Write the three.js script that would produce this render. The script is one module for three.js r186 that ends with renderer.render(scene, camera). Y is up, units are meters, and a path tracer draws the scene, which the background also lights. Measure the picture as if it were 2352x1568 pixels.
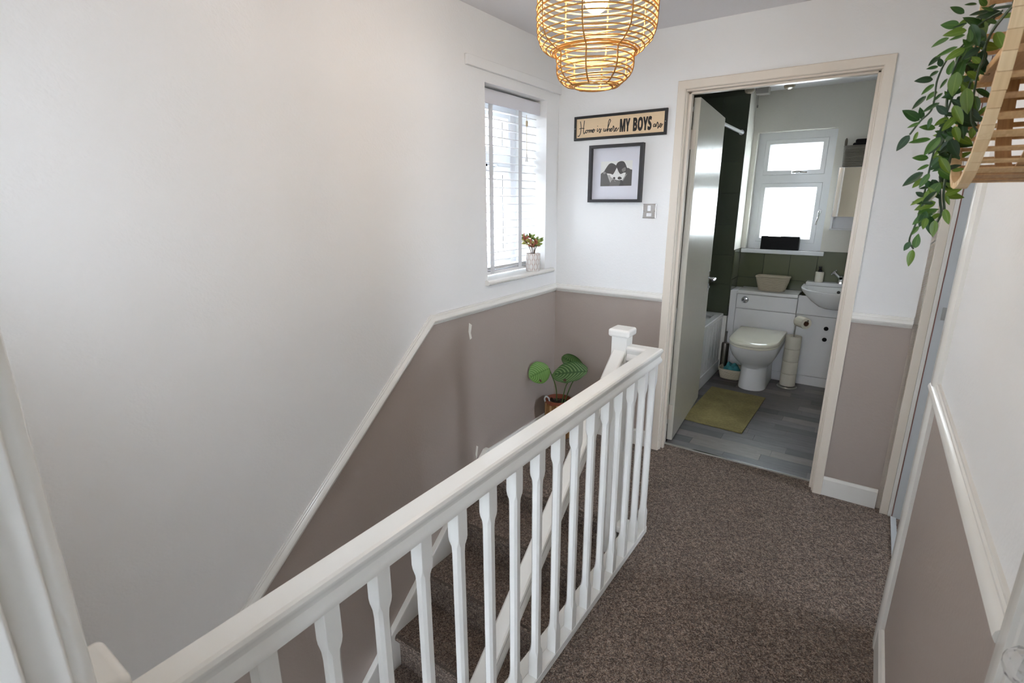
import * as THREE from 'three';
import { RoundedBoxGeometry } from 'three/addons/geometries/RoundedBoxGeometry.js';
import { mergeGeometries, toCreasedNormals } from 'three/addons/utils/BufferGeometryUtils.js';

// ------------------------------------------------------------------ camera, sky, exposure
const scene = new THREE.Scene();
const camera = new THREE.PerspectiveCamera(67.18, 1.5, 0.05, 200);
camera.position.set(1.6375, 1.4758, 2.8665);
camera.rotation.set(-0.2679, 0.6047, -0.0034, 'YXZ');
camera.focus = 2.3; camera.userData.fStop = 9;
const renderer = new THREE.WebGLRenderer({ antialias: true });
renderer.toneMapping = THREE.LinearToneMapping;
renderer.toneMappingExposure = 1.8;
renderer.shadowMap.enabled = true;
scene.background = new THREE.Color(0.84, 0.94, 1.08);          // bright even overcast sky
scene.backgroundIntensity = 14;

// ------------------------------------------------------------------ helpers
const PI = Math.PI, V3 = (x, y, z) => new THREE.Vector3(x, y, z), lerp = THREE.MathUtils.lerp;
const rng = (s) => () => { s = (s + 0x6d2b79f5) | 0; let t = Math.imul(s ^ (s >>> 15), 1 | s); t = (t + Math.imul(t ^ (t >>> 7), 61 | t)) ^ t; return ((t ^ (t >>> 14)) >>> 0) / 4294967296; };
function worldUV(g) {
  const p = g.attributes.position, n = g.attributes.normal, uv = new Float32Array(p.count * 2);
  for (let i = 0; i < p.count; i++) {
    const ax = Math.abs(n.getX(i)), ay = Math.abs(n.getY(i)), az = Math.abs(n.getZ(i));
    const [u, v] = ay >= ax && ay >= az ? [p.getX(i), p.getZ(i)] : ax >= az ? [p.getZ(i), p.getY(i)] : [p.getX(i), p.getY(i)];
    uv[2 * i] = u; uv[2 * i + 1] = v;
  }
  g.setAttribute('uv', new THREE.BufferAttribute(uv, 2));
  return g;
}
function flip(g) {
  for (const a of Object.values(g.attributes)) {
    const s = a.itemSize, r = a.array;
    for (let t = 0; t < a.count; t += 3) for (let c = 0; c < s; c++) { const q = r[(t + 1) * s + c]; r[(t + 1) * s + c] = r[(t + 2) * s + c]; r[(t + 2) * s + c] = q; }
  }
  return g;
}
function volume(g) {
  const p = g.attributes.position.array; let v = 0;
  for (let i = 0; i < p.length; i += 9) v += p[i] * (p[i + 4] * p[i + 8] - p[i + 5] * p[i + 7]) - p[i + 1] * (p[i + 3] * p[i + 8] - p[i + 5] * p[i + 6]) + p[i + 2] * (p[i + 3] * p[i + 7] - p[i + 4] * p[i + 6]);
  return v;
}
// closed surface -> outward winding, creased normals, uv in metres (keepUV keeps the given uv)
function solid(g, crease = 0.6, keepUV = false) {
  if (g.index) g = g.toNonIndexed();
  for (const k of Object.keys(g.attributes)) if (k !== 'position' && !(k === 'uv' && keepUV) && k !== 'color') g.deleteAttribute(k);
  if (volume(g) < 0) flip(g);
  g = crease > 0 ? toCreasedNormals(g, crease) : (g.computeVertexNormals(), g);
  return keepUV ? g : worldUV(g);
}
const join = (list) => (list.length === 1 ? list[0] : mergeGeometries(list));
const bx = (x0, x1, y0, y1, z0, z1, r = 0.002) => {
  const w = Math.abs(x1 - x0), h = Math.abs(y1 - y0), d = Math.abs(z1 - z0);
  const g = r ? new RoundedBoxGeometry(w, h, d, r > 0.006 ? 3 : 1, Math.min(r, w / 2.01, h / 2.01, d / 2.01)) : new THREE.BoxGeometry(w, h, d);
  g.translate((x0 + x1) / 2, (y0 + y1) / 2, (z0 + z1) / 2);
  const q = g.index ? g.toNonIndexed() : g;
  for (const k of Object.keys(q.attributes)) if (!['position', 'normal', 'uv'].includes(k)) q.deleteAttribute(k);
  q.clearGroups();
  return worldUV(q);
};
// polygon extruded along an axis: 'x' -> pts are (z, y); 'y' -> pts are (x, z); 'z' -> pts are (x, y)
function prism(pts, axis, a, b, holes = [], bevel = 0) {
  const s = new THREE.Shape(pts.map((p) => new THREE.Vector2(...p)));
  for (const h of holes) s.holes.push(new THREE.Path(h.map((p) => new THREE.Vector2(...p))));
  const g = new THREE.ExtrudeGeometry(s, { depth: b - a - 2 * bevel, bevelEnabled: bevel > 0, bevelSize: bevel, bevelThickness: bevel, bevelOffset: -bevel, bevelSegments: 2, curveSegments: 24 });
  g.translate(0, 0, a + bevel);
  const m = new THREE.Matrix4();
  if (axis === 'x') m.set(0, 0, 1, 0, 0, 1, 0, 0, 1, 0, 0, 0, 0, 0, 0, 1);
  if (axis === 'y') m.set(1, 0, 0, 0, 0, 0, 1, 0, 0, 1, 0, 0, 0, 0, 0, 1);
  g.applyMatrix4(m);
  return solid(g, 0.5);
}
// moulding: profile [[across, out], ...] swept along a path in a plane; at(a, b, n) gives the point
function moulding(profile, path, at, closed = false, crease = 0.5) {
  const N = path.length, rings = [], dir = (i, j) => { const x = path[j][0] - path[i][0], y = path[j][1] - path[i][1], l = Math.hypot(x, y); return [x / l, y / l]; };
  for (let i = 0; i < N; i++) {
    const d1 = i > 0 || closed ? dir((i + N - 1) % N, i) : dir(0, 1), d2 = i < N - 1 || closed ? dir(i, (i + 1) % N) : d1;
    const n1 = [-d1[1], d1[0]], n2 = [-d2[1], d2[0]], k = 1 + n1[0] * n2[0] + n1[1] * n2[1], m = [(n1[0] + n2[0]) / k, (n1[1] + n2[1]) / k];
    rings.push(profile.map(([v, u]) => at(path[i][0] + v * m[0], path[i][1] + v * m[1], u)));
  }
  return loft(rings, closed, crease);
}
// rings of equal length joined; ends capped
function loft(rings, closed = false, crease = 0.5, caps = true) {
  const v = [], K = rings[0].length, tri = (a, b, c) => v.push(a.x, a.y, a.z, b.x, b.y, b.z, c.x, c.y, c.z);
  for (let i = 0; i < rings.length - (closed ? 0 : 1); i++) {
    const A = rings[i], B = rings[(i + 1) % rings.length];
    for (let k = 0; k < K; k++) { const l = (k + 1) % K; tri(A[k], A[l], B[l]); tri(A[k], B[l], B[k]); }
  }
  if (!closed && caps) {
    for (const [R, back] of [[rings[0], true], [rings[rings.length - 1], false]]) {
      const n = V3(0, 0, 0), c = R.reduce((s, p) => s.add(p), V3(0, 0, 0)).multiplyScalar(1 / K);
      for (let k = 0; k < K; k++) n.add(V3(0, 0, 0).crossVectors(R[k].clone().sub(c), R[(k + 1) % K].clone().sub(c)));
      if (n.length() < 1e-12) continue;
      n.normalize();
      const e = Math.abs(n.y) < 0.9 ? V3(0, 1, 0).cross(n).normalize() : V3(1, 0, 0).cross(n).normalize(), f = n.clone().cross(e);
      const flat = R.map((p) => new THREE.Vector2(p.clone().sub(c).dot(e), p.clone().sub(c).dot(f)));
      for (const [a, b, d] of THREE.ShapeUtils.triangulateShape(flat, [])) back ? tri(R[a], R[d], R[b]) : tri(R[a], R[b], R[d]);
    }
  }
  const g = new THREE.BufferGeometry();
  g.setAttribute('position', new THREE.Float32BufferAttribute(v, 3));
  return solid(g, crease);
}
const tube = (pts, r, seg = 24, rad = 8, closed = false) => solid(new THREE.TubeGeometry(new THREE.CatmullRomCurve3(pts, closed), seg, r, rad, closed), 1.2);
const lathe = (pts, x, y, z, seg = 32) => { const g = new THREE.LatheGeometry(pts.map((p) => new THREE.Vector2(...p)), seg); g.translate(x, y, z); return solid(g, 0.7); };
const cyl = (r0, r1, h, x, y, z, seg = 24) => { const g = new THREE.CylinderGeometry(r0, r1, h, seg); g.translate(x, y, z); return solid(g, 0.7); };
const turned = (g, rx, ry, rz, x = 0, y = 0, z = 0) => { g.applyMatrix4(new THREE.Matrix4().makeRotationFromEuler(new THREE.Euler(rx, ry, rz))); g.translate(x, y, z); return g; };
const rect = (a0, a1, b0, b1) => [[a0, b0], [a1, b0], [a1, b1], [a0, b1]];

const used = {};
const numbered = (n) => { const k = used[n] = (used[n] ?? -1) + 1; return k ? n + '_' + String(k).padStart(3, '0') : n; };
function tag(o, label, category, group) { o.userData.label = label; if (category) o.userData.category = category; if (group) o.userData.group = group; return o; }
function part(name, g, m, parent) {
  const o = new THREE.Mesh(Array.isArray(g) ? join(g) : g, m); o.castShadow = o.receiveShadow = true;
  if (parent) { const k = parent.userData.n ??= {}; k[name] = (k[name] ?? -1) + 1; o.name = k[name] ? name + '_' + String(k[name]).padStart(3, '0') : name; parent.add(o); }
  else { o.name = numbered(name); scene.add(o); }
  return o;
}
function thing(name, label, category, group, at = [0, 0, 0]) { const o = new THREE.Group(); o.name = numbered(name); o.position.set(...at); scene.add(o); return tag(o, label, category, group); }
function struct(name, label) { const o = new THREE.Group(); o.name = numbered(name); o.userData.kind = 'structure'; if (label) o.userData.label = label; scene.add(o); return o; }
function structMesh(name, g, m, label) { const o = part(name, g, m); o.userData.kind = 'structure'; if (label) o.userData.label = label; return o; }

// ------------------------------------------------------------------ textures and materials
function tex(w, h, f, { srgb = true, rep = [1, 1] } = {}) {
  const d = new Uint8Array(w * h * 4);
  for (let y = 0; y < h; y++) for (let x = 0; x < w; x++) { const c = f(x, y), o = (y * w + x) * 4; d[o] = c[0]; d[o + 1] = c[1] ?? c[0]; d[o + 2] = c[2] ?? c[0]; d[o + 3] = 255; }
  const t = new THREE.DataTexture(d, w, h);
  t.wrapS = t.wrapT = THREE.RepeatWrapping; t.magFilter = t.minFilter = THREE.LinearFilter; t.repeat.set(...rep); t.needsUpdate = true;
  if (srgb) t.colorSpace = THREE.SRGBColorSpace;
  return t;
}
function noise(seed, N) {               // tiling value noise with period N cells
  const r = rng(seed), g = Array.from({ length: N * N }, r), s = (t) => t * t * (3 - 2 * t), at = (i, j) => g[((j % N) + N) % N * N + ((i % N) + N) % N];
  return (x, y) => { const i = Math.floor(x), j = Math.floor(y), u = s(x - i), v = s(y - j); return lerp(lerp(at(i, j), at(i + 1, j), u), lerp(at(i, j + 1), at(i + 1, j + 1), u), v); };
}
const n8 = noise(1, 8), n32 = noise(2, 32), n64 = noise(3, 64), n128 = noise(4, 128), n256 = noise(5, 256);
const T = 1024;
const pile = (x, y) => 0.42 * n256(x / 4, y / 4) + 0.38 * n128(x / 8, y / 8) + 0.2 * n64(x / 16, y / 16);
const carpetMap = tex(T, T, (x, y) => {
  const k = Math.min(1, Math.max(0, (pile(x, y) - 0.5) * 1.9 + 0.5)), m = 0.92 + 0.16 * n32(x / 32, y / 32), w = n128(x / 8 + 40, y / 8 + 11);
  return [lerp(66, 166, k) * m + 10 * (w - 0.5), lerp(55, 148, k) * m, lerp(48, 134, k) * m - 6 * (w - 0.5)].map((c) => Math.max(0, Math.min(255, c)));
}, { rep: [1 / 0.46, 1 / 0.46] });
const carpetBump = tex(T, T, (x, y) => [255 * pile(x, y)], { srgb: false, rep: [1 / 0.46, 1 / 0.46] });
const plasterBump = tex(512, 512, (x, y) => [255 * (0.5 * n64(x / 8, y / 8) + 0.3 * n128(x / 4, y / 4) + 0.2 * n8(x / 64, y / 64))], { srgb: false, rep: [2.2, 2.2] });
const brushBump = tex(256, 512, (x, y) => [255 * (0.6 * n64(x / 4, y / 64) + 0.4 * n128(x / 2, y / 32))], { srgb: false, rep: [5, 1.2] });
const grain = (base, dark, seed) => tex(256, 512, (x, y) => { const k = 0.6 * n64(x / 4, y / 90 + seed) + 0.4 * n32(x / 8, y / 40 + seed); return base.map((c, i) => lerp(c, dark[i], k)); }, { rep: [9, 3] });
const std = (color, roughness = 0.6, more = {}) => new THREE.MeshPhysicalMaterial({ color, roughness, ...more });
const M = {
  wall: std('#f1f1f0', 0.75, { bumpMap: plasterBump, bumpScale: 0.0006 }),
  taupe: std('#ada198', 0.6, { bumpMap: plasterBump, bumpScale: 0.0006 }),
  ceiling: std('#e8e6e8', 0.85, { bumpMap: plasterBump, bumpScale: 0.001 }),
  gloss: std('#eae8e2', 0.22),
  cream: std('#e3d9cb', 0.25),
  bathWall: std('#e6e3da', 0.7, { bumpMap: plasterBump, bumpScale: 0.0006 }),
  door: std('#d9d5c8', 0.26, { bumpMap: brushBump, bumpScale: 0.0007 }),
  upvc: std('#eceef0', 0.25),
  carpet: std('#ffffff', 0.97, { map: carpetMap, bumpMap: carpetBump, bumpScale: 0.006, sheen: 0.3, sheenRoughness: 0.6, sheenColor: new THREE.Color('#8a7d74') }),
  chrome: std('#d5d7da', 0.12, { metalness: 1 }),
  steel: std('#a9a7a2', 0.28, { metalness: 1 }),
  ceramic: std('#e8e8e8', 0.08), seat: std('#e6e3d2', 0.15), laminate: std('#ebeaea', 0.3), worktop: std('#e9e8e6', 0.25),
  black: std('#18181a', 0.5), blackGloss: std('#08080a', 0.5, { specularIntensity: 0.35 }), charcoal: std('#2c2b2d', 0.45),
  glass: std('#ffffff', 0.02, { transmission: 1, ior: 1.45 }),
  frosted: std('#fbfcf4', 0.8, { transmission: 1, ior: 1.45 }),
  mirror: std('#f2f4f4', 0.02, { metalness: 1 }),
  caulk: std('#8a5a50', 0.8), grey: std('#b9bcbd', 0.4), paper: std('#efece4', 0.9),
};


// ------------------------------------------------------------------ room dimensions (metres)
const CEIL = 2.318, XR = 1.861, ZB = -0.12, ZF = 2.793, SLOPE = 0.862;
const dadoY = (z) => 0.935 - Math.max(0, z - 1.155) * SLOPE;

// walls of the landing
{
  const w = struct('wall_left', 'white stairwell wall with a window above a taupe dado');
  part('upper_wall', prism([[0, dadoY(0)], [1.155, dadoY(1)], [3.05, dadoY(3.05)], [3.05, CEIL + 0.1], [0, CEIL + 0.1]], 'x', -0.3, 0, [rect(0.14, 0.72, 1.045, 2.022)]), M.wall, w);
  part('lower_wall', prism([[0, -2.4], [3.05, -2.4], [3.05, dadoY(3.05)], [1.155, dadoY(1)], [0, dadoY(0)]], 'x', -0.3, 0), M.taupe, w);
  const chip = (zc, yc, pts) => prism(pts.map(([z, y]) => [zc + z, yc + y]), 'x', 0, 0.0012);
  part('plaster_chip', [chip(0.876, 0.827, [[-0.014, 0.03], [0.008, 0.045], [0.014, 0.0], [0.004, -0.045], [-0.012, -0.04], [-0.004, -0.01]]),
    chip(0.845, 0.117, [[-0.012, 0.04], [0.002, 0.05], [0.012, 0.0], [0.004, -0.03], [-0.004, 0.0]])], M.paper, w);
}
{
  const w = struct('wall_back', 'white wall with framed pictures above a taupe dado beside the bathroom door');
  part('upper_wall', prism([[0, 0.935], [0.725, 0.935], [0.725, 2.035], [1.59, 2.035], [1.59, 0.935], [2.1, 0.935], [2.1, CEIL + 0.1], [0, CEIL + 0.1]], 'z', ZB, 0), M.wall, w);
  part('lower_wall', prism(rect(0, 0.725, -0.25, 0.935), 'z', ZB, 0), M.taupe, w);
  part('lower_wall', prism(rect(1.59, 2.1, -0.25, 0.935), 'z', ZB, 0), M.taupe, w);
}
{
  const w = struct('wall_right', 'white wall above a taupe dado with two doorways');
  const hole = (z0, z1) => [z0, z1];
  const [a0, a1] = hole(0.02, 0.93), [b0, b1] = hole(2.11, ZF);
  part('upper_wall', prism([[0, 0.935], [a0, 0.935], [a0, 2.035], [a1, 2.035], [a1, 0.935], [b0, 0.935], [b0, 2.035], [b1, 2.035], [b1, CEIL + 0.1], [0, CEIL + 0.1]], 'x', XR, XR + 0.11), M.wall, w);
  part('lower_wall', prism(rect(a1, b0, -0.25, 0.935), 'x', XR, XR + 0.11), M.taupe, w);
  part('lower_wall', prism(rect(0, a0, -0.25, 0.935), 'x', XR, XR + 0.11), M.taupe, w);
}
{
  const w = struct('wall_front', 'white wall holding the bedroom doorway');
  part('upper_wall', prism([[0, -0.26], [1.10, -0.26], [1.10, 2.03], [1.84, 2.03], [1.84, -0.26], [2.1, -0.26], [2.1, CEIL + 0.1], [0, CEIL + 0.1]], 'z', ZF, ZF + 0.1, [rect(0.2, 0.72, 1.2, 2.05)]), M.wall, w);
  part('lower_wall', prism(rect(0, 0.9, -2.4, -0.26), 'z', ZF, ZF + 0.1, [rect(0.1, 0.8, -1.35, -0.4)]), M.taupe, w);
  windowFrame((x, y, n) => V3(x, y, ZF + 0.09 - n), 0.1, 0.8, -1.35, -0.4, -0.75, M.upvc, struct('window_5', 'glazed light at the foot of the stairs behind the viewer'), M.glass);
}
structMesh('ceiling', prism(rect(-0.34, 2.1, -2.35, ZF + 0.1), 'y', CEIL, CEIL + 0.14), M.ceiling, 'flat white ceiling of the landing');
// carpeted landing floor, and the strip running under the bathroom door
structMesh('floor', prism([[0, 0], [0.752, 0], [0.752, -0.105], [1.562, -0.105], [1.562, 0], [XR + 0.12, 0], [XR + 0.12, ZF + 0.1], [0.9, ZF + 0.1], [0.9, 0.78], [0, 0.78]], 'y', -0.25, 0), M.carpet, 'brown flecked carpet on the landing');
structMesh('wall_stair', prism(rect(0.84, ZF, -2.4, -0.25), 'x', 0.9, 0.98), M.taupe, 'wall below the landing edge');

// stairs: carpeted steps going down towards the viewer
{
  const s = struct('staircase', 'straight flight of brown carpeted stairs going down beside the balustrade');
  const Y = (n) => n === 0 ? 0 : 0.05 - 0.195 * n, Z = (n) => 0.856 + 0.228 * n;
  for (let n = 0; n < 9; n++) {
    const y = Y(n), z1 = Z(n), z0 = n === 0 ? 0.78 : Z(n - 1) - 0.03, yb = Y(n + 1) - 0.06, r = 0.022, pts = [[z0, y]];
    for (let k = 0; k <= 6; k++) { const a = PI / 2 - (k / 6) * PI * 0.95; pts.push([z1 - r + r * Math.cos(a), y - r + r * Math.sin(a)]); }
    pts.push([z1 - 0.028, y - 0.06], [z1 - 0.028, yb], [z0, yb]);
    part('step', prism(pts, 'x', 0.001, 0.898), M.carpet, s);
  }
  // wall string with its lit top edge, mitred on to the skirting
  const st = (z) => -0.142 - 0.845 * (z - 1.102);
  part('wall_string', prism([[0.765, 0.0], [0.765, 0.124], [0.79, 0.124], [2.78, st(2.78)], [2.78, st(2.78) - 0.3], [0.856, -0.25]], 'x', 0, 0.03, [], 0.003), M.gloss, s);
}

// dado rails, skirtings, architraves
const onLeft = (z, y, n) => V3(n, y, z), onBack = (x, y, n) => V3(x, y, n), onRight = (z, y, n) => V3(XR - n, y, z), onFront = (x, y, n) => V3(x, y, ZF - n);
const dadoProfile = [[-0.023, 0], [-0.023, 0.007], [-0.019, 0.009], [-0.017, 0.013], [-0.013, 0.014], [-0.010, 0.019], [-0.002, 0.023], [0.006, 0.021], [0.013, 0.015], [0.015, 0.011], [0.019, 0.0105], [0.021, 0.007], [0.025, 0.006], [0.025, 0]];
structMesh('trim_1', [moulding(dadoProfile, [[0.0, 0.938], [1.158, 0.938], [2.79, 0.938 - 1.632 * SLOPE]], onLeft)], M.gloss, 'white dado rail that turns down along the stairs');
structMesh('trim_2', [moulding(dadoProfile, [[0.0, 0.938], [0.704, 0.938]], onBack), moulding(dadoProfile, [[1.611, 0.938], [XR - 0.019, 0.938]], onBack)], M.gloss, 'white dado rail beside the bathroom door');
structMesh('trim_3', moulding(dadoProfile, [[0.967, 0.938], [2.078, 0.938]], onRight), M.gloss, 'white dado rail on the right wall');
const skirt = (h) => [[0, 0], [h, 0], [h, 0.008], [h - 0.012, 0.015], [0, 0.015]];
structMesh('baseboard_left', moulding(skirt(0.105), [[0.0, 0], [0.765, 0]], onLeft), M.gloss);
structMesh('baseboard_back', [moulding(skirt(0.1), [[0.0, 0], [0.704, 0]], onBack), moulding(skirt(0.1), [[1.611, 0], [XR - 0.019, 0]], onBack)], M.gloss);
structMesh('baseboard_right', moulding(skirt(0.1), [[0.967, 0], [2.078, 0]], onRight), M.gloss);
structMesh('trim_4', bx(0, 0.018, 2.07, 2.116, 0.0, 0.868, 0.003), M.wall, 'white painted batten above the window');

const archProfile = (w) => [[0, 0], [0, 0.016], [0.004, 0.018], [w * 0.55, 0.018], [w * 0.62, 0.0125], [w * 0.72, 0.012], [w * 0.78, 0.0155], [w * 0.86, 0.014], [w * 0.92, 0.009], [w, 0.008], [w, 0]];
// doorway to the bathroom with its open door
const OX0 = 0.75, OX1 = 1.563, OY = 2.008;
{
  const d = struct('door_1', 'cream door frame with the bathroom door standing open');
  part('architrave', moulding([[0, 0], [0, 0.015], [0.003, 0.018], [0.038, 0.018], [0.0415, 0.0145], [0.0415, 0]], [[1.611, 0], [1.611, 2.058], [0.704, 2.058], [0.704, 0]], onBack), M.cream, d);
  const lining = (x0, x1) => bx(x0, x1, 0, OY, ZB, 0.0005, 0.003);
  part('lining', [lining(OX0 - 0.028, OX0), lining(OX1, OX1 + 0.028), bx(OX0 - 0.028, OX1 + 0.028, OY, OY + 0.03, ZB, 0.0005, 0.003)], M.cream, d);
  part('stop', [bx(OX0, OX0 + 0.015, 0, OY, -0.05, -0.03, 0.002), bx(OX1 - 0.012, OX1, 0, OY, -0.05, -0.03, 0.002), bx(OX0, OX1, OY - 0.01, OY, -0.05, -0.03, 0.002)], M.cream, d);
  part('threshold', prism([[-0.118, 0], [-0.118, 0.002], [-0.111, 0.006], [-0.100, 0.006], [-0.092, 0.001], [-0.092, 0]], 'x', OX0, OX1), M.chrome, d);
  // the leaf, opened about 85 degrees into the bathroom
  const leaf = new THREE.Group(); leaf.name = 'leaf'; d.add(leaf);
  leaf.position.set(0.781, 0, -0.142); leaf.rotation.y = 4.6 * PI / 180;
  const L = 0.835;
  part('panel', bx(-0.0355, 0, 0.012, 2.0, -L, 0, 0.004), M.door, leaf);
  const hinge = (y) => [cyl(0.006, 0.006, 0.1, -0.043, y, 0.004, 12), bx(-0.04, -0.012, y - 0.05, y + 0.05, -0.001, 0.0025, 0)];
  for (const y of [1.79, 0.2]) part('hinge', hinge(y), M.cream, leaf);
  part('handle', [bx(0, 0.006, 0.845, 0.99, -L + 0.035, -L + 0.075, 0.004), turned(cyl(0.008, 0.008, 0.045, 0, 0, 0, 16), 0, 0, PI / 2, 0.024, 0.94, -L + 0.055),
    tube([V3(0.044, 0.94, -L + 0.055), V3(0.05, 0.941, -L + 0.075), V3(0.05, 0.94, -L + 0.12), V3(0.047, 0.938, -L + 0.165)], 0.0085, 20, 12),
    bx(0.006, 0.014, 0.868, 0.886, -L + 0.048, -L + 0.062, 0.003)], M.chrome, leaf);
}
// doorway in the right wall next to the bathroom door
{
  const d = struct('door_2', 'narrow view into a white doorway in the right wall');
  part('architrave', moulding([[0, 0], [0, 0.016], [0.004, 0.018], [0.03, 0.018], [0.045, 0.012], [0.045, 0]], [[0.0, 0], [0.0, 2.055]], onRight), M.cream, d);
  part('architrave', moulding([[0, 0], [0, 0.016], [0.004, 0.018], [0.04, 0.018], [0.055, 0.014], [0.062, 0.01], [0.062, 0]], [[0.965, 2.055], [0.965, 0]], onRight), M.gloss, d);
  part('architrave', bx(XR - 0.018, XR, 1.995, 2.055, 0.0, 0.965, 0.004), M.gloss, d);
  part('lining', [bx(XR - 0.001, XR + 0.032, 0, 2.0, 0.015, 0.046, 0.002)], M.cream, d);
  part('lining', [bx(XR + 0.032, XR + 0.048, 0, 2.0, 0.015, 0.05, 0.002), bx(XR - 0.001, XR + 0.12, 0, 2.0, 0.902, 0.93, 0.002), bx(XR, XR + 0.12, 1.998, 2.03, 0.015, 0.93, 0.002)], M.gloss, d);
  part('caulk_line', bx(XR + 0.048, XR + 0.0505, 0, 2.0, 0.02, 0.052, 0), M.caulk, d);
  part('stop', bx(XR + 0.0505, XR + 0.12, 0, 2.0, 0.015, 0.056, 0.002), M.grey, d);
  part('strike_plate', [bx(XR + 0.066, XR + 0.082, 0.975, 1.03, 0.0555, 0.0575, 0.001)], M.steel, d);
  part('threshold', bx(XR + 0.043, XR + 0.066, 0, 0.005, 0.05, 0.9, 0.002), M.grey, d);
}
// cupboard door at the near end of the right wall, with a crystal knob
{
  const d = struct('door_3', 'white cupboard door with a clear crystal knob at the right edge');
  part('architrave', moulding(archProfile(0.06), [[2.077, 0], [2.077, 2.06]].reverse(), onRight), M.gloss, d);
  part('panel', bx(XR + 0.005, XR + 0.04, 0.01, 2.0, 2.14, ZF - 0.003, 0.003), M.gloss, d);
  part('lining', [bx(XR - 0.001, XR + 0.1, 0, 2.03, 2.11, 2.137, 0.002), bx(XR - 0.001, XR + 0.1, 2.003, 2.034, 2.137, ZF, 0.002)], M.gloss, d);
  const kz = 2.235, ky = 1.02;
  const k = part('knob', turned(lathe([[0, 0], [0.021, 0], [0.021, 0.004], [0.009, 0.008], [0.009, 0.02], [0.0, 0.02]], 0, 0, 0, 24), 0, 0, PI / 2, XR + 0.005, ky, kz), M.chrome, d);
  const ball = new THREE.IcosahedronGeometry(0.0205, 1); ball.scale(0.85, 1, 1); ball.translate(XR - 0.034, ky, kz);
  part('crystal', solid(ball, 0), std('#f4f4f4', 0.05, { transmission: 0.85, thickness: 0.03, ior: 1.5 }), k);
}
// doorway in which the viewer stands: its left jamb shows at the picture's edge
{
  const d = struct('door_4', 'blurred white moulded door jamb at the left edge');
  part('architrave', moulding([[0, 0], [0, 0.014], [0.004, 0.0185], [0.03, 0.0185], [0.036, 0.013], [0.046, 0.012], [0.05, 0.0165], [0.058, 0.0145], [0.062, 0.008], [0.0625, 0]], [[1.058, 0], [1.058, 2.06]].reverse(), onFront), M.gloss, d);
  part('architrave', bx(1.058, 1.86, 2.0, 2.06, ZF - 0.018, ZF, 0.004), M.gloss, d);
  part('lining', [bx(1.098, 1.1245, 0, 2.0, ZF, ZF + 0.1, 0.003), bx(1.806, 1.842, 0, 2.0, ZF, ZF + 0.1, 0.003), bx(1.098, 1.842, 2.0, 2.032, ZF, ZF + 0.1, 0.003)], M.gloss, d);
  part('stop', [bx(1.1245, 1.135, 0, 2.0, ZF + 0.028, ZF + 0.06, 0.003), bx(1.795, 1.806, 0, 2.0, ZF + 0.028, ZF + 0.06, 0.003)], M.gloss, d);
}

// ------------------------------------------------------------------ balustrade
{
  const b = thing('balustrade', 'white painted balustrade with square spindles around the stairwell', 'balustrade');
  const railProfile = [[-0.03, 0.874], [-0.022, 0.882], [0.022, 0.882], [0.028, 0.879], [0.0305, 0.872], [0.0295, 0.865], [0.0245, 0.857], [0.0225, 0.849], [0.024, 0.842], [0.0275, 0.837], [0.029, 0.829], [0.0275, 0.8215], [0.022, 0.816], [-0.022, 0.816], [-0.0275, 0.8215], [-0.029, 0.829], [-0.0275, 0.837], [-0.024, 0.842], [-0.0225, 0.849], [-0.0245, 0.857], [-0.0295, 0.865], [-0.0305, 0.872]];
  // the plane's path is (z, x): across is +x
  const level = (z, x, y) => V3(x, y, z);
  part('handrail', moulding(railProfile.map(([v, u]) => [-v, u]), [[2.745, 0.961], [0.855, 0.961], [0.855, 0.85]], level, false, 0.45), M.gloss, b);
  const baseProfile = [[-0.017, 0], [-0.017, 0.027], [-0.014, 0.03], [0.062, 0.03], [0.064, 0.027], [0.064, 0]];
  part('base_rail', moulding(baseProfile, [[2.745, 0.96], [0.841, 0.96], [0.841, 0.85]], level, false, 0.45), M.gloss, b);
  part('base_rail', moulding([[0.02, 0.03], [0.02, 0.0315], [0.034, 0.0315], [0.034, 0.03]], [[2.745, 0.96], [0.89, 0.96]], level), M.gloss, b);
  const oct = (h, c, y) => [[h, h - c], [h - c, h], [c - h, h], [-h, h - c], [-h, c - h], [c - h, -h], [h - c, -h], [h, c - h]].map(([x, z]) => V3(x, y, z));
  const spindle = loft([[0.016, 0.001, 0.029], [0.016, 0.001, 0.108], [0.0157, 0.0025, 0.118], [0.0142, 0.0062, 0.132], [0.0132, 0.0062, 0.15], [0.0132, 0.0062, 0.70], [0.0142, 0.0062, 0.718], [0.0157, 0.0025, 0.732], [0.016, 0.001, 0.742], [0.016, 0.001, 0.818]].map((a) => oct(...a)), false, 0.35);
  for (let k = 0; k < 16; k++) { const s = part('spindle', spindle, M.gloss, b); s.position.set(0.96, 0, 0.846 + 0.1145 * k); }
  const newel = (x0, x1, z0, z1, yb) => {
    const p = part('newel_post', bx(x0, x1, yb, 0.92, z0, z1, 0.003), M.gloss, b);
    part('newel_cap', [bx(x0 - 0.013, x1 + 0.013, 0.919, 0.953, z0 - 0.013, Math.min(z1 + 0.013, ZF - 0.001), 0.011)], M.gloss, p);
  };
  newel(0.785, 0.853, 0.82, 0.888, -0.3);
  newel(0.928, 0.996, 2.742, ZF - 0.002, 0);
  // sloping handrail of the stairs
  const c = Math.cos(Math.atan(0.857)), along = (z, y, n) => V3(0.82 + n, y, z), sy = (z) => 0.862 - 0.855 * (z - 0.88);
  part('stair_rail', moulding(railProfile.map(([v, u]) => [(u - 0.882), v]), [[0.886, sy(0.886) + 0.005], [2.7, sy(2.7) + 0.005]], along, false, 0.45), M.gloss, b);
}

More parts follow.
